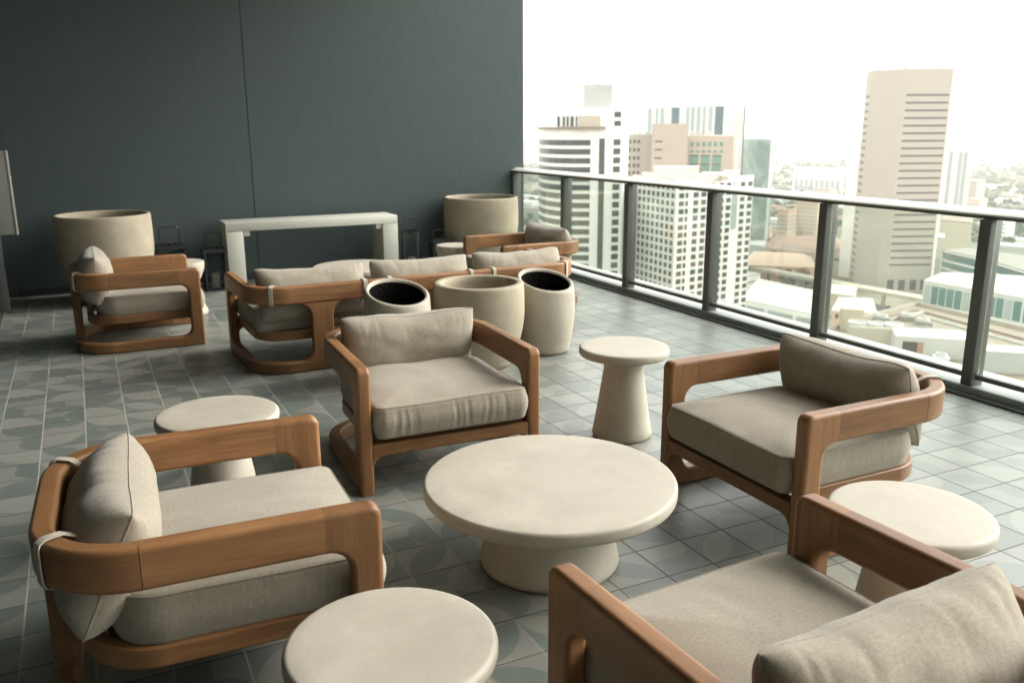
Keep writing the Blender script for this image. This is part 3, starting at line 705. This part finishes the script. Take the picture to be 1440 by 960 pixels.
for y0, y1, m in ((215, 217, 'win_dark'), (217, 226, 'win_green'), (226.5, 228, 'win_dark'), (228, 236, 'win_green'), (236.5, 238, 'win_dark'), (238, 246, 'win_green'), (246.5, 248, 'win_dark'), (248, 256, 'win_green')):
    for t0, t1 in ((.05, .25), (.30, .50), (.55, .75)): obj('window_band', facade_box(bmesh.new(), pr_[0], pr_[1], t0, t1, CH-(y1-177.5)*mpp, CH-(y0-177.5)*mpp), m, b)
for y0 in (196, 206.5, 217.5): obj('louvre', facade_box(bmesh.new(), pc[0], pc[1], .10, .30, CH-(y0+2-177.5)*mpp, CH-(y0-177.5)*mpp), 'slot_dark', b)
for y0 in (195, 206, 217, 227, 237): 
    for t0 in (.02, .22, .40): obj('window', facade_box(bmesh.new(), pl[0], pl[1], t0, t0+.11, CH-(y0+5-177.5)*mpp, CH-(y0-177.5)*mpp), 'slot_dark', b)
for px in (890, 897, 906, 972, 982, 994): obj('roof_unit', prism(bmesh.new(), P2([(px, 490), (px+6, 490), (px+6, 500), (px, 500)]), zl-.5, zl+1.6), 'roof_white', b)
# 5 green mirrored block
b = building('mirrored_block', 'green mirrored glass block right of the striped tower', 'office block')
A_, C_ = P2([(1040, 790), (1089, 775)]); zt = height(1070, 195.5, 780)
obj('wall', prism(bmesh.new(), [A_, C_]+P2([(1092, 830), (1040, 840)]), G, zt), 'glass_green', b)
obj('edge_pier', facade_box(bmesh.new(), A_, C_, .93, .998, G, zt+.3, .3), 'bld_pale', b); obj('roof_trim', facade_run([A_, C_], 0, 1, zt-.3, zt+.8, .35), 'bld_pale', b)
# 7 tan tower
b = building('tan_tower', 'tall tan concrete tower with rows of thin slots on its right face', 'tower')
A_, C_, D_, E_ = P2([(1212.5, 660), (1219.5, 646), (1268, 634), (1332, 648)]); zt = height(1268, 97, 634)
obj('wall', prism(bmesh.new(), [A_, C_, D_, E_]+P2([(1336, 690), (1285, 720), (1222, 705)]), G, zt), 'bld_tan', b)
sp = 9.2*636/F
for k in range(24):
    z = zt-15.7-k*sp*1.0; obj('window_slot', facade_box(bmesh.new(), D_, E_, .03, .965, z-1.25, z, .12), 'slot_dark', b)
for k in range(27): z = zt-15.7-k*sp; obj('window', facade_box(bmesh.new(), A_, C_, .25, .95, z-1.7, z, .12), 'slot_dark', b)
for t in (.10, .36, .62, .86): obj('arcade_opening', facade_box(bmesh.new(), D_, E_, t-.08, t+.07, G+1, G+8, .1), 'win_dark', b)
bm = bmesh.new(); rr = random.Random(3)
for k in range(26):
    p = lerp(C_, D_, rr.random()) if k % 2 else lerp(D_, E_, rr.random()); p = (p[0]*1.012, p[1]*1.012); hh = rr.uniform(.6, 2.6); s_ = rr.uniform(.12, .5)
    box(bm, p[0]-s_, p[1]-s_, zt-.01, p[0]+s_, p[1]+s_, zt+hh)
obj('roof_gear', bm, 'bld_grey', b)
b = building('white_slab', 'narrow white slab building at the left foot of the tan tower', 'building')
A_, C_ = P2([(1196, 690), (1216, 682)]); zt = height(1206, 203, 690)
obj('wall', prism(bmesh.new(), [A_, C_]+P2([(1216, 720), (1196, 725)]), G, zt), 'bld_white', b); obj('roof', facade_run([A_, C_], 0, 1, zt, zt+1, .2), 'roof_white', b)
b = building('slim_tower', 'slim pale tower with dark vertical window stripes, right of the tan tower', 'tower')
A_, C_ = P2([(1331, 905), (1373, 890)]); zt = height(1350, 211, 895)
obj('wall', prism(bmesh.new(), [A_, C_]+P2([(1373, 930), (1331, 935)]), G, zt), 'bld_pale', b)
for t in (.22, .55, .72): 
    obj('window_stripe', facade_box(bmesh.new(), A_, C_, t, t+.10, G+8, zt-2, .1), 'glass_grey', b)
for k in range(24): obj('window_band', facade_box(bmesh.new(), A_, C_, .54, .83, zt-4-k*3.4-1.2, zt-4-k*3.4, .2), 'bld_grey', b)
def lowrise(name, label, poly, ztop, m, mr, bands=(), cat='building', group=None, para=.9):
    b = building(name, label, cat, group); obj('wall', prism(bmesh.new(), poly, G, ztop), m, b)
    c = Vector((0, 0)); 
    for p in poly: c += Vector(p)
    c /= len(poly)
    obj('roof', prism(bmesh.new(), [tuple(c+(Vector(p)-c)*1.012) for p in poly], ztop+.01, ztop+para), mr, b)
    for i, t0, t1, z0, z1, mm in bands: obj('window_band', facade_box(bmesh.new(), poly[i], poly[i+1], t0, t1, z0, z1, .2), mm, b)
    return b
lowrise('low_block', 'low windowless tan block at the right foot of the tan tower', P2([(1338, 800), (1384, 785), (1384, 840), (1342, 850)]), height(1340, 312, 795), 'bld_cream', 'roof_tan')
lowrise('low_block', 'grey-green low block squeezed between the tan tower and teal buildings', P2([(1325, 720), (1346, 716), (1346, 745), (1328, 750)]), height(1316, 335, 718), 'bld_grey', 'roof_grey', [(0, .2, .9, G+4, G+14, 'glass_grey')])
# teal low buildings
zt = height(1327, 353, 655)
pl = [tuple(on_z(px, py, zt)) for px, py in ((1327, 353), (1340, 356.5), (1365, 362), (1400, 371), (1440, 383), (1540, 414), (1600, 400), (1440, 361), (1362, 351))]
b = building('teal_building', 'long curved low building with teal glass bands, farther of the teal pair', 'office building')
obj('wall', prism(bmesh.new(), pl, G, zt), 'bld_white', b); obj('roof', prism(bmesh.new(), [tuple(Vector(p)*1.004) for p in pl], zt+.02, zt+.8), 'roof_gravel', b)
for z0, z1 in ((zt-5.2, zt-1.6), (zt-10.5, zt-6.6), (zt-15.5, zt-12.0)): obj('window_band', facade_run(pl[:6], 0, 1, z0, z1, .25), 'win_teal', b)
obj('cornice', facade_run(pl[:6], 0, 1, zt-1.3, zt-.4, .9), 'win_dark', b)
zt = height(1299, 397, 537)
pl = [tuple(on_z(px, py, zt)) for px, py in ((1299, 397), (1440, 422), (1540, 441), (1540, 405), (1440, 391), (1326, 386))]
b = building('teal_building', 'nearer low building with flat white roof and blue-green window wall', 'office building')
obj('wall', prism(bmesh.new(), pl, G, zt), 'bld_pale', b); obj('roof', prism(bmesh.new(), [tuple(Vector(p)*.998) for p in pl], zt+.02, zt+1.6), 'roof_white', b)
for i in range(12):
    t = .015+i*.082; obj('window', facade_box(bmesh.new(), pl[0], pl[1], t, t+.07, zt-11.5, zt-1.2, .2), 'win_teal' if i % 5 else 'glass_grey', b)
for i in range(6):
    t = .02+i*.16; obj('window', facade_box(bmesh.new(), pl[1], pl[2], t, t+.14, zt-11.5, zt-1.2, .2), 'win_teal', b)
# white roofed building with open facade left of the tan tower
zz = -84
pl = [tuple(on_z(px, py, zz)) for px, py in ((1050, 428), (1075, 428), (1152, 447), (1152, 412), (1068, 394), (1030, 400))]
b = building('white_roof_building', 'building with a broad blank white roof and banded front below the railing', 'building')
pl2 = [tuple(on_z(px, py, zz)) for px, py in ((1040, 423), (1160, 448), (1160, 414), (1066, 394))]
obj('wall', prism(bmesh.new(), pl2, G, zz), 'bld_white', b); obj('roof', prism(bmesh.new(), [tuple(Vector(p)*1.003) for p in pl2], zz+.02, zz+.8), 'roof_white', b)
for k in range(4):
    for t in (.0, .34, .67): obj('window_band', facade_box(bmesh.new(), pl2[0], pl2[1], t+.02, t+.31, zz-4.5-k*5.2, zz-1.6-k*5.2, .15), 'glass_grey', b)
# terracotta roofs
def hip(name, label, corners, z, rise, m, mr, group=None):
    b = building(name, label, 'building', group); pl = [tuple(on_z(px, py, z)) for px, py in corners]
    obj('wall', prism(bmesh.new(), pl, G, z), m, b)
    c = sum((Vector(p) for p in pl), Vector((0, 0)))/4; q = [tuple(c+(Vector(p)-c)*1.05) for p in pl]
    m1 = c+((Vector(q[0])+Vector(q[3]))/2-c)*.5; m2 = c+((Vector(q[1])+Vector(q[2]))/2-c)*.5
    bm = bmesh.new(); v = [bm.verts.new((*p, z+.02)) for p in q]; r1, r2 = bm.verts.new((*m1, z+rise)), bm.verts.new((*m2, z+rise))
    for f in ((v[0], v[1], r2, r1), (v[1], v[2], r2), (v[2], v[3], r1, r2), (v[3], v[0], r1), (v[3], v[2], v[1], v[0])): bm.faces.new(f)
    obj('roof', bm, mr, b)
    for k in range(5): obj('window', facade_box(bmesh.new(), pl[0], pl[1], .08+k*.18, .16+k*.18, z-4.2, z-1.8, .15), 'win_dark', b)
    return b
hip('hall', 'broad building with pale salmon roof just right of the grid block', [(1040, 372), (1146, 376), (1136, 356), (1062, 354)], -97, 4, 'salmon', 'salmon')
hip('hall', 'cream hall with brown hipped roof beside the railing post', [(1076, 348), (1200, 362), (1196, 336), (1092, 330)], -94, 5, 'bld_cream', 'roof_brown')
hip('hall', 'small block with dull red roof beneath the mirrored block', [(1056, 333), (1086, 335), (1084, 317), (1060, 316)], -97, 3, 'bld_grey', 'roof_terracotta')
lowrise('low_block', 'dark grey block between the grid block and the cream hall', [tuple(on_z(px, py, -96)) for px, py in ((1050, 346), (1077, 350), (1077, 338), (1052, 335))], -95, 'glass_grey', 'roof_grey')
# elevated rail line
b = building('viaduct', 'pale elevated rail line crossing in front of the tan tower', 'viaduct')
pa = [on_z(px, py, -99) for px, py in ((1020, 368), (1100, 383), (1200, 402), (1290, 418), (1330, 428), (1520, 476))]
def ribbon(pts, w, z0, z1):
    bm = bmesh.new(); L = []; R = []
    for i, p in enumerate(pts):
        d = (pts[min(i+1, len(pts)-1)]-pts[max(0, i-1)]).normalized(); nn = Vector((d.y, -d.x)); L.append(p+nn*w/2); R.append(p-nn*w/2)
    prism(bm, L+R[::-1], z0, z1); return bm
obj('deck', ribbon(pa, 9, -100.6, -99), 'concrete_deck', b); obj('parapet', ribbon(pa, 9.6, -98.99, -98.2), 'bld_cream', b)
for a, c in zip(pa, pa[1:]):
    m = int((c-a).length/28)
    for k in range(m): p = a.lerp(c, (k+.5)/m); obj('pier', B(p.x-1, p.y-1, G, p.x+1, p.y+1, -100.61), 'concrete_deck', b)
# roads
def road(name, pts, w): 
    return struct(name, ribbon([on_z(px, py, G) for px, py in pts], w, G+.02, G+.12), 'asphalt')
road('road', [(1010, 395), (1100, 405), (1200, 425), (1300, 447), (1440, 480), (1600, 520)], 16)
road('avenue', [(1030, 352), (1150, 372), (1240, 398), (1320, 408), (1480, 440)], 14)
road('street', [(1050, 300), (1130, 318), (1200, 322)], 12)
for nm, pts in (('street', ((1085, 262), (1205, 268))), ('street', ((1060, 284), (1210, 293))), ('street', ((1130, 246), (1102, 318))), ('street', ((1180, 250), (1168, 330))), ('street', ((1375, 258), (1470, 268))), ('street', ((1370, 292), (1480, 308))), ('street', ((1400, 248), (1398, 340))), ('street', ((1436, 250), (1440, 345))), ('street', ((740, 300), (758, 303))), ('avenue', ((1080, 236), (1470, 246)))):
    p0, p1 = (on_z(*q, G) for q in pts); struct(nm, ribbon([p0, p1], 11 if nm == 'street' else 20, G+.13, G+.20), 'asphalt')
# foreground roof with machinery
zz = -64
b = building('plant_roof_building', 'nearest building below the terrace, broad tan roof carrying machinery', 'building')
pl = [tuple(on_z(px, py, zz)) for px, py in ((1150, 640), (1800, 800), (1700, 530), (1450, 468), (1290, 430), (1205, 452), (1140, 478))]
obj('wall', prism(bmesh.new(), pl, G, zz), 'bld_cream', b); obj('roof', prism(bmesh.new(), [tuple(Vector(p)*.999) for p in pl], zz+.02, zz+.3), 'roof_tan', b)
run = [Vector(p) for p in pl[2:]]
obj('parapet', ribbon(run, .8, zz+.31, zz+1.6), 'bld_tan', b)
run2 = [on_z(px, py, zz) for px, py in ((1600, 545), (1440, 500), (1300, 462), (1230, 462))]
obj('low_wall', ribbon(run2, .5, zz+.31, zz+1.0), 'bld_grey', b)
def rbox(name, lab, cat, px, py, w, d, h, m, rz=.35, group=None, fans=0, win=False):
    p = on_z(px, py, zz+.3); o = thing(name, lab, cat, (p.x, p.y, zz+.302), rz, group)
    obj('housing', B(-w/2, -d/2, 0, w/2, d/2, h, bev=.12), m, o)
    for k in range(fans):
        f = lathe(bmesh.new(), [(0, h+.01), (d*.36, h+.01), (d*.36, h+.9), (d*.30, h+.9), (d*.28, h+.3), (0, h+.3)], 24)
        f2 = obj('fan', f, 'roof_white', o, 40); f2.location.x = -w/2+(k+.5)*w/fans
    if win: obj('louvre', B(-w*.40, -d/2-.1, h*.2, -w*.2, -d/2-.001, h*.75), 'slot_dark', o); obj('red_panel', B(-w*.195, -d/2-.1, h*.2, -w*.12, -d/2-.001, h*.75), 'roof_terracotta', o)
    return o
YR = -.75
rbox('cooling_tower', 'beige cooling unit with round white fans on the near roof', 'cooling unit', 1228, 484, 15, 8, 6.0, 'bld_cream', YR, fans=3)
rbox('roof_house', 'white plant house with dark louvre on the near roof', 'plant house', 1305, 497, 20, 12, 6.2, 'roof_white', YR, win=True)
rbox('roof_unit', 'small white unit at the front corner of the white plant house', 'roof unit', 1322, 512, 4, 4, 2.4, 'bld_pale', YR, fans=1)
rbox('roof_unit', 'grey-white box unit right of the railing post on the near roof', 'roof unit', 1412, 520, 16, 8, 6, 'bld_grey', YR)
rbox('roof_unit', 'tan box unit at the far left corner of the near roof', 'roof unit', 1196, 462, 7, 5, 7, 'bld_cream', YR)
for k, (px, py, lab) in enumerate(((1240, 452, 'white round fan unit behind the beige cooling unit'), (1275, 450, 'white round fan unit behind the white plant house'), (1298, 458, 'white fan unit near the roof edge line'))):
    rbox('fan_unit', lab, 'fan unit', px, py, 5, 5, 1.6, 'roof_gravel', YR, 'roof fan units', fans=1)
hip('small_hall', 'pink and cream block with white roof left of the near roof', [(1170, 436), (1232, 440), (1226, 420), (1180, 418)], -92, 1.0, 'salmon', 'roof_white')
lowrise('low_block', 'cream low block beyond the pink one by the rail line', [tuple(on_z(px, py, -97)) for px, py in ((1160, 416), (1200, 420), (1205, 408), (1168, 402))], -96, 'bld_cream', 'roof_white')
for k, (a_, b_) in enumerate((((1206, 455), (1292, 436)), ((1222, 458), (1300, 440)), ((1300, 440), (1440, 478)), ((1296, 446), (1440, 486)), ((1330, 540), (1440, 560)))):
    o = obj('roof_pipe', ribbon([on_z(*a_, zz+.3), on_z(*b_, zz+.3)], .5, zz+.303, zz+.9), 'bld_grey' if k % 2 else 'roof_brown'); tag(o, ('grey' if k % 2 else 'brown')+' pipe run laid along the near tan roof behind the machinery', 'pipe', 'pipes on the near roof')
for k, (px, py, w_, lab) in enumerate(((1258, 466, 3, 'small pale box between the fan units on the near roof'), (1372, 500, 5, 'low grey duct box right of the white plant house'), (1350, 476, 4, 'small box near the far edge of the near roof'), (1425, 500, 4, 'small box at the right edge of the near roof'))):
    rbox('roof_box', lab, 'roof box', px, py, w_, w_*.8, 1.8, ('bld_pale', 'bld_grey', 'roof_brown', 'bld_cream')[k], YR)
# cars on the streets far below
cp = thing('car', 'small parked car on the street far below the railing', 'car', group='cars in the streets below')
bm = bmesh.new(); prism(bm, [(-2.1, -.85), (2.1, -.85), (2.2, 0), (2.1, .85), (-2.1, .85), (-2.2, 0)], .35, .85); obj('body', bm, 'bld_white', cp)
bm = bmesh.new(); a4 = [bm.verts.new(p) for p in ((-1.5, -.78, .851), (1.1, -.78, .851), (1.1, .78, .851), (-1.5, .78, .851), (-1.0, -.62, 1.42), (.5, -.62, 1.42), (.5, .62, 1.42), (-1.0, .62, 1.42))]
for f in ((0, 1, 5, 4), (1, 2, 6, 5), (2, 3, 7, 6), (3, 0, 4, 7), (4, 5, 6, 7)): bm.faces.new([a4[i] for i in f])
obj('cabin', bm, 'win_dark', cp)
for x_ in (-1.3, 1.3):
    for y_ in (-.8, .8):
        w_ = obj('wheel', lathe(bmesh.new(), [(0, -.1), (.34, -.1), (.34, .1), (0, .1)], 14), 'soil', cp); w_.rotation_euler.x = pi/2; w_.location = (x_, y_, .34)
rc = random.Random(8); first = True
for ln, n_ in ((((1100, 405), (1200, 425), (1300, 447)), 9), (((1060, 357), (1150, 372), (1240, 398)), 9), (((1060, 302), (1130, 318), (1200, 322)), 6)):
    for k in range(n_):
        i_ = rc.randrange(len(ln)-1); a_, b_ = on_z(*ln[i_], G), on_z(*ln[i_+1], G); d_ = (b_-a_).normalized(); p = a_.lerp(b_, rc.random())+Vector((-d_.y, d_.x))*rc.choice((-5, -2, 2, 5))
        o = cp if first else copy_tree(cp); first = False; o.location = (p.x, p.y, G+.121); o.rotation_euler.z = math.atan2(d_.y, d_.x)
        if k % 3:
            for ch in o.children:
                if ch.name.startswith('body'): ch.data = ch.data.copy(); ch.data.materials[0] = M[('bld_grey', 'win_dark', 'roof_terracotta')[k % 3]]
# low buildings of the district beyond
rr = random.Random(5)
KIND = {'bld_white': ('roof_white', 'small white flat-roofed building in the hazy district beyond the towers', 'small white district buildings'),
        'bld_cream': ('roof_gravel', 'small cream building in the hazy district beyond the towers', 'small cream district buildings'),
        'salmon': ('roof_terracotta', 'small pinkish building with reddish roof in the hazy district beyond', 'small red-roofed district buildings'),
        'bld_grey': ('roof_grey', 'small grey building in the hazy district beyond the towers', 'small grey district buildings'),
        'bld_tan': ('roof_brown', 'small tan brown-roofed building in the hazy district beyond', 'small tan district buildings')}
placed = []
def free(p, r): return all((p-q).length > r+s for q, s in placed)
for (px, d, r) in ((817, 345, 40), (975, 350, 50), (970, 660, 70), (960, 500, 45), (1067, 810, 40), (1275, 670, 60), (1352, 910, 45), (1206, 700, 22), (1342, 815, 45), (1316, 733, 22), (1400, 620, 62), (1460, 600, 60), (1350, 655, 45), (1400, 510, 55), (1330, 545, 40), (1470, 480, 50)): placed.append((far(px, d), r))
for px, py, r in ((1095, 365, 45), (1135, 345, 55), (1070, 326, 25), (1100, 415, 45), (1300, 480, 90), (1200, 430, 30), (1180, 410, 25), (1064, 343, 16)): placed.append((on_z(px, py, -95), r))
for a, c in zip(pa, pa[1:]):
    for k in range(12): placed.append((a.lerp(c, k/12), 9))
spots = []
for _ in range(6000):
    if len(spots) >= 260: break
    px = rr.uniform(1040, 1470) if rr.random() < .82 else rr.uniform(738, 905)
    d = 520*(8 ** (rr.random()**1.25)); p = far(px, d)
    w = rr.uniform(9, 20)*(1+d/2600); l = w*rr.uniform(.8, 2.2)
    if not free(p, max(w, l)*.62): continue
    placed.append((p, max(w, l)*.5)); spots.append((p, w, l, d))
for p, w, l, d in spots:
    m = rr.choices(list(KIND), (4, 3, 4, 2, 3))[0]; mr, lab, grp = KIND[m]
    hgt = rr.choice((5, 6, 8, 10, 14)) if rr.random() < .9 else rr.uniform(18, 40)
    o = tag(obj('district_building', B(-w/2, -l/2, 0, w/2, l/2, hgt), m), lab, 'building', grp); o.location = (p.x, p.y, G); o.rotation_euler.z = rr.choice((.25, .25, .28, .22))
    r_ = obj('roof', B(-w/2-.2, -l/2-.2, hgt+.02, w/2+.2, l/2+.2, hgt+.9), mr, o)
    if d < 1300:
        fl_ = max(1, int(hgt/4))
        for k in range(fl_):
            obj('window_band', B(-w*.42, -l/2-.15, 1.3+k*4, w*.42, -l/2-.001, 2.9+k*4), 'glass_grey', o); obj('window_band', B(-w/2-.15, -l*.42, 1.3+k*4, -w/2-.001, l*.42, 2.9+k*4), 'glass_grey', o)
b = lowrise('long_white_block', 'long white block on the district horizon left of the tan tower', P2([(1120, 1540), (1194, 1500), (1194, 1560), (1122, 1600)]), height(1160, 239, 1520), 'bld_white', 'roof_white', [(0, .05+.1*k, .11+.1*k, G+6, G+24, 'glass_grey') for k in range(9)])
# trees: leaf clumps scattered through an uneven crown
def crown_bm(seed, R=4.5, H=6., n=300, leaf=1.1):
    r = random.Random(seed); bm = bmesh.new(); lobes = [(Vector((r.uniform(-1, 1)*R*.55, r.uniform(-1, 1)*R*.55, H*.35+r.uniform(0, 1)*H*.5)), R*r.uniform(.35, .6)) for _ in range(8)]
    for _ in range(n):
        c, rad = r.choice(lobes); v = Vector((r.gauss(0, 1), r.gauss(0, 1), r.gauss(0, 1))).normalized()*rad*(r.random()**.4); p = c+v
        nn = (v.normalized()+Vector((r.gauss(0, .5), r.gauss(0, .5), r.gauss(0, .5)+.4))).normalized(); t = nn.cross(Vector((r.random(), r.random(), .3))).normalized(); q = nn.cross(t); s = leaf*r.uniform(.5, 1.2)
        bm.faces.new([bm.verts.new(p+t*s*a+q*s*b_) for a, b_ in ((-.6, -.3), (.2, -.6), (.7, 0), (.1, .6), (-.5, .4))])
    return bm
tt = []
for k in range(4):
    t = thing('tree', 'leafy street tree among the low city buildings far below', 'tree', group='street trees in the city below')
    obj('crown', crown_bm(k), 'leaf', t).location.z = 1.8
    obj('trunk', lathe(bmesh.new(), [(.45, 0), (.3, 1.5), (.22, 4.5), (.0, 5.5)], 8), 'bark', t); tt.append(t)
cnt = 0; used = set()
def plant(p, s):
    global cnt
    k = cnt % 4; o = tt[k] if k not in used else copy_tree(tt[k]); used.add(k)
    o.location = (p.x, p.y, G); o.rotation_euler.z = rr.uniform(0, 6); o.scale = (s, s, s*rr.uniform(.85, 1.1)); cnt += 1
for px, py in [(1052+9*k, 386+2.1*k+rr.uniform(-3, 3)) for k in range(11)]+[(1088+rr.uniform(0, 66), 300+rr.uniform(0, 24)) for _ in range(12)]+[(1290+rr.uniform(0, 30), 380+rr.uniform(0, 8)) for _ in range(5)]+[(1385+rr.uniform(0, 70), 300+rr.uniform(0, 42)) for _ in range(16)]+[(1160+rr.uniform(0, 36), 318+rr.uniform(0, 12)) for _ in range(5)]+[(742+rr.uniform(0, 14), 262+rr.uniform(0, 100)) for _ in range(6)]:
    plant(on_z(px, py, G), rr.uniform(.8, 1.5))
for _ in range(4000):
    if cnt >= 170: break
    px = rr.uniform(1040, 1470) if rr.random() < .85 else rr.uniform(738, 760); d = 450*(4.2 ** rr.random()); p = far(px, d)
    if not free(p, 4.5): continue
    placed.append((p, 3.5)); plant(p, rr.uniform(.8, 1.6))
# the far wooded suburbs read as one mass
bm = bmesh.new()
for _ in range(9500):
    px = rr.uniform(700, 1560); d = 950*(9 ** rr.random()); p = far(px, d); s = rr.uniform(2.6, 6)*(1+d/4500)
    if d < 2200 and not free(p, s*.7): continue
    vs = [bm.verts.new((p.x+s*rr.uniform(.6, 1.1)*cos(a), p.y+s*rr.uniform(.6, 1.1)*sin(a), G+z)) for z, aa in ((1, 0), (s*.8, .5)) for a in [aa+2*pi*i/5 for i in range(5)]]
    top = bm.verts.new((p.x+rr.uniform(-1, 1), p.y+rr.uniform(-1, 1), G+s*rr.uniform(1.1, 1.5)))
    for i in range(5):
        j = (i+1) % 5; bm.faces.new((vs[i], vs[j], vs[5+i])); bm.faces.new((vs[j], vs[5+j], vs[5+i])); bm.faces.new((vs[5+i], vs[5+j], top))
tag(obj('far_woods', bm, 'leaf'), 'wooded suburbs fading into haze toward the horizon', 'woods', None, 'stuff')
bm = bmesh.new()
for _ in range(2200):
    px = rr.uniform(700, 1560); d = 2600*(3.6 ** rr.random()); p = far(px, d); s = rr.uniform(7, 18)*(1+d/6000); l = s*rr.uniform(.7, 2)
    box(bm, p.x-s/2, p.y-l/2, G, p.x+s/2, p.y+l/2, G+rr.choice((5, 7, 9, 12, 25)))
tag(obj('far_houses', bm, 'bld_white'), 'pale far suburb houses dissolving in the haze', 'houses', None, 'stuff')
# ------------------------------------------------------------------ air
hz = NT('haze_air'); hz.n.remove(hz.b); pv = hz.node('ShaderNodeVolumePrincipled'); pv.inputs['Color'].default_value = (.90, .91, .89, 1); pv.inputs['Density'].default_value = 2.0e-4; pv.inputs['Anisotropy'].default_value = .2
hz.t.links.new(pv.outputs[0], hz.n['Material Output'].inputs['Volume']); M['haze_air'] = hz.m
tag(obj('haze', B(-31000, -31000, G-1, 31000, 31000, 62), 'haze_air'), 'pale haze over the whole city', 'haze', None, 'stuff')
# ------------------------------------------------------------------ light
sd = Vector((.95, -.12, .62)).normalized(); el = math.asin(sd.z); az = math.atan2(sd.x, sd.y)
wd = bpy.data.worlds.new('World'); S.world = wd; wd.use_nodes = True; t = wd.node_tree
sk = t.nodes.new('ShaderNodeTexSky'); sk.sky_type = 'NISHITA'; sk.sun_disc = False; sk.sun_elevation = el; sk.sun_rotation = az; sk.dust_density = 4.; sk.air_density = 1.; sk.altitude = 100
hs = t.nodes.new('ShaderNodeHueSaturation'); hs.inputs['Saturation'].default_value = .2
bg = t.nodes['Background']; bg.inputs['Strength'].default_value = .15
t.links.new(sk.outputs[0], hs.inputs['Color']); mx = t.nodes.new('ShaderNodeMix'); mx.data_type = 'RGBA'; mx.inputs[0].default_value = .45; mx.inputs[7].default_value = (4.9, 5.0, 4.6, 1)   # thin overcast over the clear sky
t.links.new(hs.outputs[0], mx.inputs[6]); t.links.new(mx.outputs[2], bg.inputs['Color'])
sl = bpy.data.lights.new('sun', 'SUN'); sl.energy = .65; sl.angle = radians(30); sl.color = (1, .95, .87); so = bpy.data.objects.new('sun', sl); COL.objects.link(so)
so.rotation_euler = sd.to_track_quat('Z', 'Y').to_euler(); so.location = (0, 0, 60)
S.view_settings.view_transform = 'Standard'; S.view_settings.look = 'None'; S.view_settings.gamma = 1; S.view_settings.use_curve_mapping = False
S.view_settings.exposure = 1.85
cy = S.cycles; cy.use_denoising = True; cy.max_bounces = 8; cy.diffuse_bounces = 5; cy.glossy_bounces = 3; cy.transparent_max_bounces = 12; cy.volume_bounces = 1; cy.sample_clamp_indirect = 6; cy.caustics_reflective = False; cy.caustics_refractive = False
